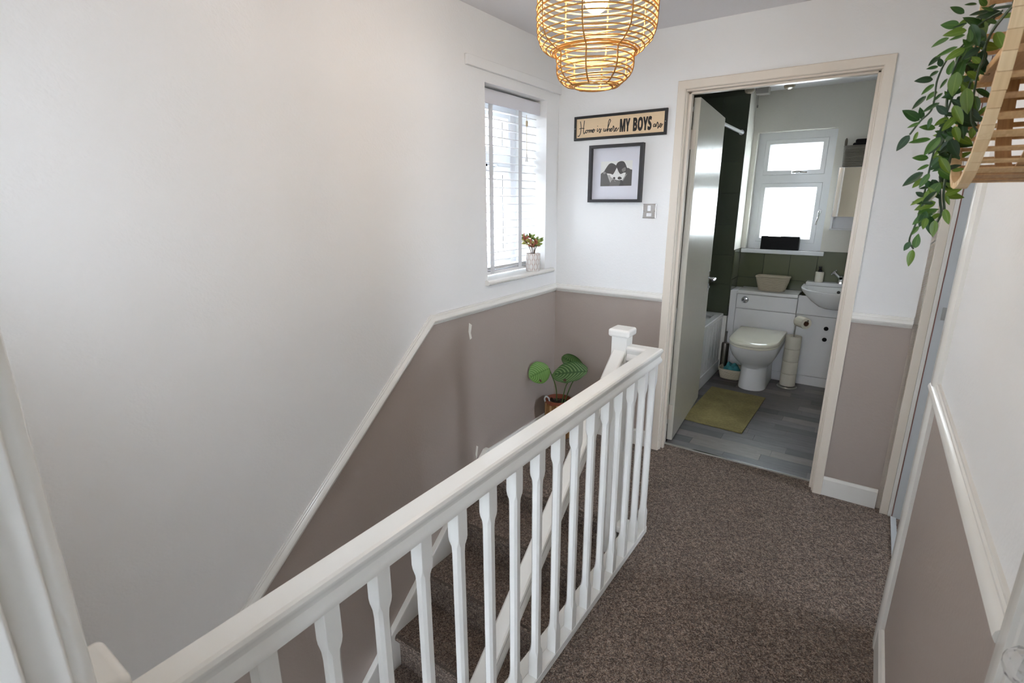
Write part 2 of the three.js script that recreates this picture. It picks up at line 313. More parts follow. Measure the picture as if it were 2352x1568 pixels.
// ------------------------------------------------------------------ stair window with blind and board
function windowFrame(at, a0, a1, b0, b1, tr, M1, parent, glassMat, deep) {
  // outer frame, transom, top and bottom sashes with glazing; at(a, b, n): n runs into the room from the outer face
  const sq = (w, d) => [[0, 0], [0, d], [-w + 0.004, d], [-w, d - 0.004], [-w, 0]].map(([v, u]) => [-v, u]);
  const box = (a, b, c, d) => [[a, c], [b, c], [b, d], [a, d]];
  part('window_frame', [moulding(sq(0.06, 0.055), box(a0, a1, b0, b1), at, true, 0.3), moulding([[-0.035, 0], [-0.035, 0.051], [-0.031, 0.055], [0.031, 0.055], [0.035, 0.051], [0.035, 0]], [[a0 + 0.055, tr], [a1 - 0.055, tr]], at, false, 0.3)], M1, parent);
  const sash = (c, d) => {
    const s = part('sash', [moulding([[0, 0.01], [0, 0.061], [0.004, 0.065], [0.034, 0.065], [0.046, 0.045], [0.046, 0.01]], box(a0 + 0.058, a1 - 0.058, c, d), at, true, 0.3)], M1, parent);
    const p = (a, b, n) => at(a, b, n), A = a0 + 0.1, B = a1 - 0.1, C = c + 0.042, D = d - 0.042;
    part('gasket', moulding([[0, 0.028], [0, 0.034], [0.005, 0.034], [0.005, 0.028]], box(A, B, C, D), at, true, 0.3), M.charcoal, s);
    const g = new THREE.BufferGeometry().setFromPoints([p(A, C, 0.03), p(B, C, 0.03), p(B, D, 0.03), p(A, C, 0.03), p(B, D, 0.03), p(A, D, 0.03)]);
    g.computeVertexNormals();
    const pane = part('pane', worldUV(g), glassMat, s);
    return s;
  };
  return [sash(b0 + 0.058, tr - 0.033), sash(tr + 0.033, b1 - 0.058)];
}
{
  const w = struct('window_1', 'tall narrow white window beside the stairs');
  windowFrame((z, y, n) => V3(-0.27 + n, y, z), 0.14, 0.72, 1.065, 2.022, 1.70, M.upvc, w, M.glass);
  part('window_handle', [bx(-0.206, -0.198, 1.655, 1.675, 0.36, 0.40, 0.003), tube([V3(-0.195, 1.665, 0.38), V3(-0.175, 1.668, 0.39), V3(-0.17, 1.667, 0.44), V3(-0.178, 1.665, 0.48)], 0.007, 16, 8)], M.chrome, w);
  const board = moulding([[-0.0125, 0], [-0.0125, 0.21], [-0.008, 0.2175], [0, 0.221], [0.008, 0.2175], [0.0125, 0.21], [0.0125, 0]], [[0.14, 0], [0.72, 0]], (z, v, n) => V3(-0.19 + n, 1.057 + v, z), false, 0.6);
  part('window_sill', [bx(-0.25, 0.0, 1.0445, 1.0695, 0.14, 0.72, 0.001), moulding([[-0.0125, 0], [-0.0125, 0.02], [-0.008, 0.0275], [0, 0.031], [0.008, 0.0275], [0.0125, 0.02], [0.0125, 0]], [[0.068, 0], [0.742, 0]], (z, v, n) => V3(n, 1.057 + v, z), false, 0.6)], M.gloss, w);
}
{
  const b = thing('venetian_blind', 'white venetian blind with cloth tapes in the stair window', 'blind');
  const white = std('#f1f1f2', 0.4), tape = std('#e9e9ea', 0.9, { transmission: 0.25 });
  part('valance', bx(-0.05, -0.04, 1.944, 2.008, 0.145, 0.715, 0.003), std('#e2e1e6', 0.4), b);
  part('headrail', bx(-0.12, -0.052, 1.965, 2.015, 0.15, 0.71, 0.003), white, b);
  const slat = prism([[-0.025, -0.0015], [-0.012, 0.0012], [0.012, 0.0012], [0.025, -0.0015], [0.025, 0.0012], [0.012, 0.0038], [-0.012, 0.0038], [-0.025, 0.0012]], 'z', 0, 0.55);
  for (let k = 0; k < 19; k++) { const s = part('slat', slat, white, b); s.position.set(-0.085, 1.925 - k * 0.0425, 0.155); s.rotation.z = -0.12; }
  for (let k = 0; k < 3; k++) { const s = part('slat', slat, white, b); s.position.set(-0.085, 1.122 - k * 0.006, 0.155); }
  part('bottom_rail', bx(-0.112, -0.058, 1.083, 1.1, 0.155, 0.705, 0.003), white, b);
  for (const z of [0.6, 0.328]) {
    part('tape', [bx(-0.0575, -0.0565, 1.085, 1.95, z - 0.0175, z + 0.0175, 0), bx(-0.1135, -0.1125, 1.085, 1.95, z - 0.0175, z + 0.0175, 0)], tape, b);
  }
  const c = part('pull_cord', [tube([V3(-0.036, 1.93, 0.297), V3(-0.034, 1.85, 0.298), V3(-0.034, 1.72, 0.297)], 0.0012, 8, 5), bx(-0.038, -0.031, 1.87, 1.9, 0.288, 0.304, 0.003)], std('#d9c9a8', 0.7), b);
  part('tassel', lathe([[0, 0.04], [0.003, 0.04], [0.008, 0.004], [0.008, 0], [0, 0]], -0.034, 1.685, 0.297, 12), M.wall, c);
}

// succulent in a copper-patterned pot on the window board
{
  const x = -0.0125, z = 0.256, y = 1.0695, R = 0.0425, H = 0.103;
  const t = thing('potted_succulent', 'small red-edged succulent in a white pot with copper honeycomb lines on the stair window board', 'plant', null, [x, y, z]);
  const cv = document.createElement('canvas'); cv.width = 1024; cv.height = 512; const c = cv.getContext('2d');
  c.fillStyle = '#e6e2dd'; c.fillRect(0, 0, 1024, 512); c.strokeStyle = '#a9785f'; c.lineWidth = 5;
  const cols = 10, cw = 1024 / cols, rh = 190;
  for (let r = -1; r < 4; r++) for (let i = -1; i <= cols; i++) {
    const px = (i + (r % 2 ? 0.5 : 0)) * cw + cw / 2, py = r * rh * 0.72 + 10, a = cw * 0.36;
    c.beginPath(); c.moveTo(px - a, py + 62); c.lineTo(px - a, py + 128); c.lineTo(px - a * 0.42, py + 168); c.lineTo(px - a * 0.42, py + 190); c.moveTo(px + a, py + 62); c.lineTo(px + a, py + 128); c.lineTo(px + a * 0.42, py + 168); c.lineTo(px + a * 0.42, py + 190);
    c.moveTo(px - a, py + 62); c.lineTo(px - a * 0.42, py + 22); c.lineTo(px - a * 0.42, py); c.moveTo(px + a, py + 62); c.lineTo(px + a * 0.42, py + 22); c.lineTo(px + a * 0.42, py); c.stroke();
  }
  const ct = new THREE.CanvasTexture(cv); ct.colorSpace = THREE.SRGBColorSpace; ct.wrapS = THREE.RepeatWrapping;
  const pg = new THREE.LatheGeometry([[0, 0], [R * 0.94, 0], [R, 0.005], [R, H], [R - 0.004, H], [R - 0.004, H - 0.02], [0, H - 0.02]].map((p) => new THREE.Vector2(...p)), 48);
  const ng = pg.toNonIndexed(); { const p = ng.attributes.position, u = ng.attributes.uv; for (let i = 0; i < p.count; i++) u.setY(i, p.getY(i) / H); }
  part('pot', solid(ng, 0.7, true), std('#ffffff', 0.45, { map: ct }), t);
  part('soil', cyl(R - 0.005, R - 0.005, 0.006, 0, H - 0.014, 0), std('#3a2f28', 1), t);
  const r = rng(7), stems = [], leafG = solid(new THREE.SphereGeometry(1, 8, 6), 1.5); leafG.scale(0.0052, 0.0022, 0.0115); leafG.translate(0, 0, 0.0105); leafG.computeVertexNormals();
  const lm = ['#7f9448', '#93a35a', '#6f8440', '#a8644a', '#8f4a38', '#9a9550'].map((h) => std(h, 0.4));
  const q = new THREE.Quaternion();
  const tips = [];
  for (let i = 0; i < 8; i++) {
    const a = i * 2.4 + 0.5, out = 0.022 + 0.036 * r(), h = 0.06 + 0.055 * r(), e = V3(Math.cos(a) * out, H + h - 0.012, Math.sin(a) * out);
    stems.push(tube([V3(0.006 * Math.cos(a), H - 0.015, 0.006 * Math.sin(a)), V3(e.x * 0.4, H + h * 0.45 - 0.01, e.z * 0.4), e], 0.0024, 8, 6));
    tips.push([e, V3(e.x * 0.4, H + h * 0.45 - 0.01, e.z * 0.4), i]);
  }
  part('stem', stems, std('#6b5a45', 0.8), t);
  for (const [e, m, i] of tips) for (let k = 0; k < 11; k++) {
    const l = part('leaf', leafG, lm[i % 3 === 0 ? 3 + Math.floor(r() * 3) : Math.floor(r() * 4)], t), f = k < 6 ? 1 : 0.55 + 0.35 * r(), az = k * 1.2 + i + r(), el = k < 6 ? 0.25 + 0.9 * r() : -0.1 + 0.6 * r();
    l.position.lerpVectors(m, e, f); l.quaternion.setFromUnitVectors(V3(0, 0, 1), V3(Math.cos(az) * Math.cos(el), Math.sin(el), Math.sin(az) * Math.cos(el))); l.quaternion.multiply(q.setFromAxisAngle(V3(0, 0, 1), r() * 3)); l.scale.setScalar(1.15 + 0.6 * r());
  }
}

// ------------------------------------------------------------------ things on the back wall
function boxFrame(x0, x1, y0, y1, w, d, m, parent) {
  return part('frame', moulding([[0, 0], [0, d - 0.001], [0.001, d], [w - 0.001, d], [w, d - 0.001], [w, 0]], [[x0, y0], [x1, y0], [x1, y1], [x0, y1]], (x, y, n) => V3(x, y, n + 0.0005), true, 0.3), m, parent);
}
const plate = (x0, x1, y0, y1, z) => { const g = new THREE.BoxGeometry(x1 - x0, y1 - y0, 0.002); g.translate((x0 + x1) / 2, (y0 + y1) / 2, z); return solid(g, 0.3); };
const faceUV = (g, x0, x1, y0, y1) => { const p = g.attributes.position, u = g.attributes.uv; for (let i = 0; i < p.count; i++) u.setXY(i, (p.getX(i) - x0) / (x1 - x0), (p.getY(i) - y0) / (y1 - y0)); return g; };
{
  const t = thing('wall_sign', 'long black-framed wooden sign reading Home is where MY BOYS are', 'sign');
  const x0 = 0.112, x1 = 0.658, y0 = 1.809, y1 = 1.939, f = 0.0135;
  boxFrame(x0, x1, y0, y1, f, 0.016, M.black, t);
  const cv = document.createElement('canvas'); cv.width = 2000; cv.height = 400; const c = cv.getContext('2d');
  c.fillStyle = '#e6cba6'; c.fillRect(0, 0, 2000, 400);
  const r = rng(11);
  for (let i = 0; i < 260; i++) { c.strokeStyle = `rgba(${r() < 0.5 ? '196,160,118' : '240,220,190'},${0.05 + 0.08 * r()})`; c.lineWidth = 1 + 5 * r(); const y = 400 * r(), xx = 2000 * r(); c.beginPath(); c.moveTo(xx, y); c.bezierCurveTo(xx + 150, y + 10 * r(), xx + 300, y - 10 * r(), xx + 500, y + 4); c.stroke(); }
  c.strokeStyle = c.fillStyle = '#17130f'; c.lineCap = c.lineJoin = 'round';
  const stroke = (w, ...p) => { const P = p.map(([a, b]) => [a * 2, b * 0.4]); c.lineWidth = w; c.beginPath(); c.moveTo(...P[0]); for (let i = 0; i < P.length - 1; i++) { const a = P[Math.max(0, i - 1)], b = P[i], d = P[i + 1], e = P[Math.min(P.length - 1, i + 2)]; c.bezierCurveTo(b[0] + (d[0] - a[0]) / 6, b[1] + (d[1] - a[1]) / 6, d[0] - (e[0] - b[0]) / 6, d[1] - (e[1] - b[1]) / 6, ...d); } c.stroke(); };
  const W = 17;
  stroke(W, [47, 144], [55, 296], [58, 489], [53, 701], [42, 838], [29, 888], [22, 869]);
  stroke(W, [96, 120], [91, 308], [89, 499], [89, 669], [95, 774], [108, 718], [115, 646]);
  stroke(W - 2, [39, 504], [63, 482], [95, 501]);
  stroke(W, [136, 603], [119, 625], [111, 698], [122, 739], [135, 705], [139, 621], [145, 627], [156, 605]);
  stroke(W, [157, 597], [156, 733], [165, 630], [176, 612], [174, 728], [184, 625], [192, 617], [191, 722], [200, 704]);
  stroke(W, [200, 687], [213, 628], [215, 586], [204, 600], [200, 683], [206, 748], [218, 699], [226, 607]);
  stroke(W, [258, 575], [254, 679], [260, 712], [272, 663]);
  stroke(W, [272, 663], [283, 587], [289, 617], [297, 713], [289, 784], [280, 750], [295, 671], [305, 601]);
  stroke(W, [332, 599], [331, 703], [344, 732], [351, 626], [352, 720], [364, 709], [369, 622]);
  stroke(W, [371, 695], [384, 513], [399, 334], [407, 225], [397, 160], [386, 268], [380, 512], [377, 759]);
  stroke(W, [378, 728], [391, 629], [401, 638], [401, 745], [409, 732]);
  stroke(W, [409, 711], [423, 660], [423, 608], [411, 645], [409, 738], [422, 756], [434, 694]);
  stroke(W, [434, 694], [442, 512], [451, 587], [452, 782], [464, 724]);
  stroke(W, [466, 708], [480, 647], [477, 605], [468, 654], [469, 746], [484, 751], [504, 625]);
  stroke(W, [907, 608], [893, 587], [883, 662], [891, 713], [903, 659], [907, 602], [906, 708], [915, 692]);
  stroke(W, [915, 692], [924, 512], [935, 618], [932, 795], [942, 720]);
  stroke(W, [942, 720], [964, 651], [963, 583], [953, 608], [950, 704], [962, 756], [979, 617]);
  c.beginPath(); c.arc(516, 178, 9, 0, 7); c.fill();
  const fat = (s, a, b, top, bot) => { c.save(); c.font = 'bold 300px sans-serif'; const w = c.measureText(s).width, cap = 0.713 * 300; c.translate(a, bot); c.scale((b - a) / w, (bot - top) / cap); c.fillText(s, 0, 0); c.lineWidth = 20; c.strokeText(s, 0, 0); c.restore(); };
  fat('MY', 1024, 1256, 88, 322); fat('BOYS', 1318, 1730, 88, 326);
  const ct = new THREE.CanvasTexture(cv); ct.colorSpace = THREE.SRGBColorSpace;
  const a = x0 + f - 0.001, b = x1 - f + 0.001, d = y0 + f - 0.001, e = y1 - f + 0.001;
  part('panel', faceUV(plate(a, b, d, e, 0.009), a, b, d, e), std('#ffffff', 0.6, { map: ct }), t);
  part('fixing_screw', [turned(cyl(0.0025, 0.0025, 0.002, 0, 0, 0, 10), PI / 2, 0, 0, x0 + f / 2, 1.874, 0.0166), turned(cyl(0.0025, 0.0025, 0.002, 0, 0, 0, 10), PI / 2, 0, 0, x1 - f / 2, 1.874, 0.0166)], M.steel, t);
}
{
  const t = thing('picture_frame', 'square black-framed black and white family photograph in a wide white mount', 'picture');
  const x0 = 0.222, x1 = 0.544, y0 = 1.463, y1 = 1.776, f = 0.0165;
  boxFrame(x0, x1, y0, y1, f, 0.034, M.charcoal, t);
  const a = x0 + f - 0.001, b = x1 - f + 0.001, d = y0 + f - 0.001, e = y1 - f + 0.001;
  part('mount', plate(a, b, d, e, 0.008), std('#dcdce4', 0.7), t);
  const cv = document.createElement('canvas'); cv.width = 640; cv.height = 480; const c = cv.getContext('2d');
  c.fillStyle = '#e3e3df'; c.fillRect(0, 0, 640, 480);
  const X = (u) => (u - 183) / (832 - 183) * 640, Y = (v) => (v - 255) / (737 - 255) * 480;
  const blob = (col, ...p) => { c.fillStyle = col; c.beginPath(); const P = p.map(([u, v]) => [X(u), Y(v)]), n = P.length; c.moveTo(...P[0]); for (let k = 0; k < n; k++) { const a = P[(k + n - 1) % n], b = P[k], d = P[(k + 1) % n], e = P[(k + 2) % n]; c.bezierCurveTo(b[0] + (d[0] - a[0]) / 7, b[1] + (d[1] - a[1]) / 7, d[0] - (e[0] - b[0]) / 7, d[1] - (e[1] - b[1]) / 7, ...d); } c.fill(); };
  blob('#5b5957', [180, 511], [234, 460], [268, 432], [300, 470], [332, 532], [360, 608], [389, 669], [383, 745], [175, 745]);
  blob('#474443', [262, 440], [308, 360], [348, 311], [394, 291], [441, 302], [501, 341], [515, 371], [489, 436], [441, 511], [398, 498], [350, 490], [300, 480]);
  blob('#403d3c', [501, 341], [524, 292], [564, 269], [613, 261], [663, 279], [698, 331], [721, 383], [759, 430], [746, 485], [673, 482], [600, 507], [556, 461], [534, 416], [516, 386]);
  blob('#4b4846', [735, 400], [796, 423], [840, 461], [845, 745], [560, 745], [639, 626], [690, 545]);
  blob('#3f3d3b', [383, 745], [389, 676], [446, 611], [548, 630], [639, 626], [660, 745]);
  blob('#a9a7a3', [332, 535], [372, 520], [400, 560], [440, 590], [452, 620], [400, 690], [384, 660]); blob('#9a9894', [640, 620], [700, 530], [735, 505], [690, 580], [655, 640]); blob('#6b6764', [388, 676], [446, 606], [520, 618], [600, 640], [560, 745], [383, 745]);
  blob('#2e2c2b', [545, 578], [569, 557], [611, 566], [629, 597], [580, 612], [550, 600]);
  blob('#35312f', [444, 578], [469, 560], [495, 576], [487, 602], [453, 596]);
  blob('#8d8a86', [232, 470], [262, 450], [300, 480], [250, 500]); blob('#7b7875', [620, 420], [690, 380], [700, 440], [650, 470]);
  c.strokeStyle = 'rgba(210,208,204,0.8)'; c.lineWidth = 5;
  for (const q of [[335, 535, 400, 660], [350, 520, 372, 600], [690, 540, 640, 625], [700, 500, 660, 590], [470, 625, 500, 655]]) { c.beginPath(); c.moveTo(X(q[0]), Y(q[1])); c.quadraticCurveTo(X((q[0] + q[2]) / 2 + 8), Y((q[1] + q[3]) / 2), X(q[2]), Y(q[3])); c.stroke(); }
  const r = rng(5); for (let i = 0; i < 90; i++) { c.strokeStyle = `rgba(${r() < 0.5 ? '30,30,30' : '140,138,135'},0.22)`; c.lineWidth = 2; const xx = X(260 + 460 * r()), yy = Y(300 + 180 * r()); c.beginPath(); c.moveTo(xx, yy); c.lineTo(xx + 30 * (r() - 0.5), yy + 40); c.stroke(); }
  const ct = new THREE.CanvasTexture(cv); ct.colorSpace = THREE.SRGBColorSpace;
  const w = b - a, h = e - d, pa = a + 0.181 * w, pb = a + 0.832 * w, pd = e - 0.737 * h, pe = e - 0.258 * h;
  part('print', faceUV(plate(pa, pb, pd, pe, 0.0085), pa, pb, pd, pe), std('#ffffff', 0.5, { map: ct }), t);
  const g = new THREE.PlaneGeometry(w, h); g.translate((a + b) / 2, (d + e) / 2, 0.022);
  part('glazing', worldUV(g.toNonIndexed()), M.glass, t);
}
{
  const t = thing('fused_switch', 'square chrome switch plate with white rocker and fuse holder', 'switch');
  const x0 = 0.552, x1 = 0.63, y0 = 1.376, y1 = 1.455, cx = 0.591;
  part('plate', bx(x0, x1, y0, y1, 0, 0.006, 0.003), M.chrome, t);
  part('rocker', bx(cx - 0.009, cx + 0.009, 1.416, 1.446, 0.0055, 0.0105, 0.002), M.upvc, t);
  part('fuse_holder', [bx(cx - 0.014, cx + 0.014, 1.387, 1.406, 0.0055, 0.009, 0.002)], M.upvc, t);
  for (const sx of [-0.03, 0.03]) part('screw', turned(cyl(0.003, 0.003, 0.002, 0, 0, 0, 12), PI / 2, 0, 0, cx + sx, 1.4155, 0.0065), M.steel, t);
}

// ------------------------------------------------------------------ pendant lamp
{
  const cx = 0.9505, cz = 1.477;
  const t = thing('pendant_lamp', 'two-tiered woven rattan pendant shade with a glowing bulb over the stairs', 'lamp', null, [cx, 0, cz]);
  const rattan = std('#ba8c49', 0.6), wrap = std('#a27842', 0.75);
  const r = rng(23), ring = (R, y, th) => {
    const p = [], a0 = r() * 6.28, tx = 0.003 * (r() - 0.5), tz = 0.003 * (r() - 0.5);
    for (let k = 0; k < 36; k++) { const a = k / 36 * 2 * PI, w = R + 0.0012 * Math.sin(3 * a + a0); p.push(V3(w * Math.cos(a), y + tx * Math.cos(a) + tz * Math.sin(a) + 0.0015 * Math.sin(2 * a + a0), w * Math.sin(a))); }
    return tube(p, th, 72, 6, true);
  };
  // profile of the shade: upper drum, its inturned foot, lower drum, its inturned foot
  const prof = [[0.075, 2.135], [0.12, 2.132], [0.148, 2.118], [0.155, 2.095], [0.156, 1.925], [0.154, 1.9], [0.147, 1.882], [0.134, 1.868], [0.118, 1.858], [0.106, 1.853], [0.102, 1.848], [0.102, 1.822], [0.099, 1.806], [0.092, 1.794], [0.081, 1.784], [0.068, 1.776], [0.052, 1.773]];
  const path = new THREE.CurvePath(); for (let i = 0; i < prof.length - 1; i++) path.add(new THREE.LineCurve(new THREE.Vector2(...prof[i]), new THREE.Vector2(...prof[i + 1])));
  const len = path.getLength(), step = 0.0136, count = Math.round(len / step);
  const upper = [];
  for (let k = 0; k <= count; k++) { const q = path.getPointAt(k / count); part('rattan_ring', ring(q.x, q.y + 0.002 * (r() - 0.5), 0.0018 + 0.0004 * r()), rattan, t); }
  for (const [R, y] of [[0.112, 1.857], [0.107, 1.8545], [0.0515, 1.7735], [0.06, 1.7735]]) part('rattan_ring', ring(R, y, 0.0024), rattan, t);
  for (let k = 0; k < 8; k++) {
    const a = k / 8 * 2 * PI + 0.536, p = prof.map(([R, y]) => V3((R + 0.0025) * Math.cos(a), y - 0.0005, (R + 0.0025) * Math.sin(a)));
    part('rib', tube(p, 0.0021, 60, 6), wrap, t);
  }
  const bulbY = 1.986;
  part('lamp_holder', [cyl(0.016, 0.018, 0.05, 0, bulbY + 0.068, 0), cyl(0.01, 0.016, 0.015, 0, bulbY + 0.1, 0)], M.wall, t);
  part('cord', tube([V3(0, bulbY + 0.105, 0), V3(0, 2.2, 0), V3(0, CEIL - 0.02, 0)], 0.003, 8, 8), M.wall, t);
  part('ceiling_rose', lathe([[0, -0.028], [0.012, -0.028], [0.035, -0.012], [0.045, 0], [0, 0]], 0, CEIL, 0), M.wall, t);
  part('carrier', [0, 1, 2].map((k) => { const a = k * 2.0944; return tube([V3(0.017 * Math.cos(a), bulbY + 0.06, 0.017 * Math.sin(a)), V3(0.05 * Math.cos(a), bulbY + 0.1, 0.05 * Math.sin(a)), V3(0.0755 * Math.cos(a), 2.132, 0.0755 * Math.sin(a))], 0.0015, 10, 6); }), M.wall, t);
  const bm = new THREE.MeshStandardMaterial({ color: '#fff4e0', emissive: new THREE.Color('#ffe6bd'), emissiveIntensity: 6 });
  part('bulb', lathe([[0, -0.037], [0.012, -0.035], [0.023, -0.028], [0.029, -0.017], [0.0305, -0.004], [0.028, 0.01], [0.021, 0.024], [0.015, 0.036], [0.013, 0.048], [0, 0.048]], 0, bulbY, 0), bm, t);
  const light = new THREE.PointLight('#fff6ea', 0.55); light.position.set(cx, bulbY - 0.004, cz); light.castShadow = true; light.shadow.radius = 1.2; light.name = 'bulb_light'; scene.add(light);
}

// ------------------------------------------------------------------ round bamboo shelf with a trailing plant
const bamboo = (base, dark, seed) => new THREE.MeshPhysicalMaterial({ color: '#ffffff', roughness: 0.6, map: grain(base, dark, seed) });
const BIND = [bamboo([243, 217, 176], [228, 198, 152], 2), bamboo([236, 206, 162], [220, 186, 138], 7)];
const BB = [bamboo([222, 188, 140], [198, 158, 108], 1), bamboo([210, 172, 122], [186, 144, 96], 5), bamboo([196, 156, 108], [168, 126, 84], 9)];
{
  const yc = 1.704, zc = 1.80, R = 0.212, xh = 1.73, xw = XR - 0.001;
  const t = thing('bamboo_wall_shelf', 'round bamboo slatted wall shelf with bound rims on the right wall', 'shelf', null, [xh, yc, zc]);
  const D = xw - xh, r = rng(31), P = (x, rad, a) => V3(x, rad * Math.sin(a), rad * Math.cos(a));
  // rims: a hoop each, wrapped in separate binding strips
  for (const [x0, x1] of [[0.0, 0.0105], [D - 0.0105, D]]) {
    const sect = (a) => [P(x0, R - 0.006, a), P(x1, R - 0.006, a), P(x1, R, a), P(x0, R, a)], rings = [];
    for (let k = 0; k < 72; k++) rings.push(sect(k / 72 * 2 * PI));
    const hoop = part('rim_hoop', loft(rings, true, 0.4), BB[1], t), n = 62;
    if (x0 > 0.05) continue;
    for (let k = 0; k < n; k++) {
      const a0 = k / n * 2 * PI + 0.006 * (r() - 0.5), a1 = (k + 0.955) / n * 2 * PI, e = 0.0012 + 0.0007 * r(), seg = [];
      for (let j = 0; j <= 2; j++) { const a = lerp(a0, a1, j / 2); seg.push([P(x0 - e, R - 0.006 - e, a), P(x1 + e, R - 0.006 - e, a), P(x1 + e, R + e, a), P(x0 - e, R + e, a)]); }
      part('binding_strip', loft(seg, false, 0.4), BIND[Math.floor(r() * 2)], hoop);
    }
  }
  // slats across the depth, all the way round
  const ns = 50;
  for (let k = 0; k < ns; k++) {
    const a = (k + 0.5) / ns * 2 * PI + 0.015 * (r() - 0.5), w = 0.0035 + 0.0022 * r() + (Math.sin(a) < -0.9 ? 0.004 : 0), s = part('slat', bx(0.009, D - 0.003, -0.0014, 0.0014, -w, w, 0.001), BB[r() < 0.25 ? 0 : r() < 0.6 ? 1 : 2], t);
    s.position.set(0, (R - 0.0085) * Math.sin(a), (R - 0.0085) * Math.cos(a)); s.rotation.x = PI / 2 - a + 0.02 * (r() - 0.5);
  }
  // inner straps that hold the slats
  for (const [x0, x1] of [[0.052, 0.072], [0.1, 0.112]]) {
    const rings = []; for (let k = 0; k < 72; k++) { const a = k / 72 * 2 * PI; rings.push([P(x0, R - 0.014, a), P(x1, R - 0.014, a), P(x1, R - 0.0108, a), P(x0, R - 0.0108, a)]); }
    part('strap', loft(rings, true, 0.4), BB[2], t);
  }
  // woven back of crossing strips, each its own piece
  for (let k = -7; k <= 7; k++) for (const f of [0, 1]) {
    const off = k * 0.026, half = Math.sqrt(Math.max(0, (R - 0.016) ** 2 - off * off)); if (half < 0.03) continue;
    const s = part('woven_strip', bx(0, 0.0015, -0.0105, 0.0105, -half, half, 0), BB[(k + 9 + f) % 3], t);
    const th = f ? 0.75 : -0.75; s.rotation.x = th; s.position.set(D - 0.006 + f * 0.002, off * Math.cos(th), off * Math.sin(th));
  }
  const sy = -0.03, half = Math.sqrt((R - 0.014) ** 2 - sy * sy) - 0.002;
  part('shelf_board', bx(0.016, D - 0.008, sy - 0.006, sy + 0.006, -half, half, 0.002), BB[1], t);
}
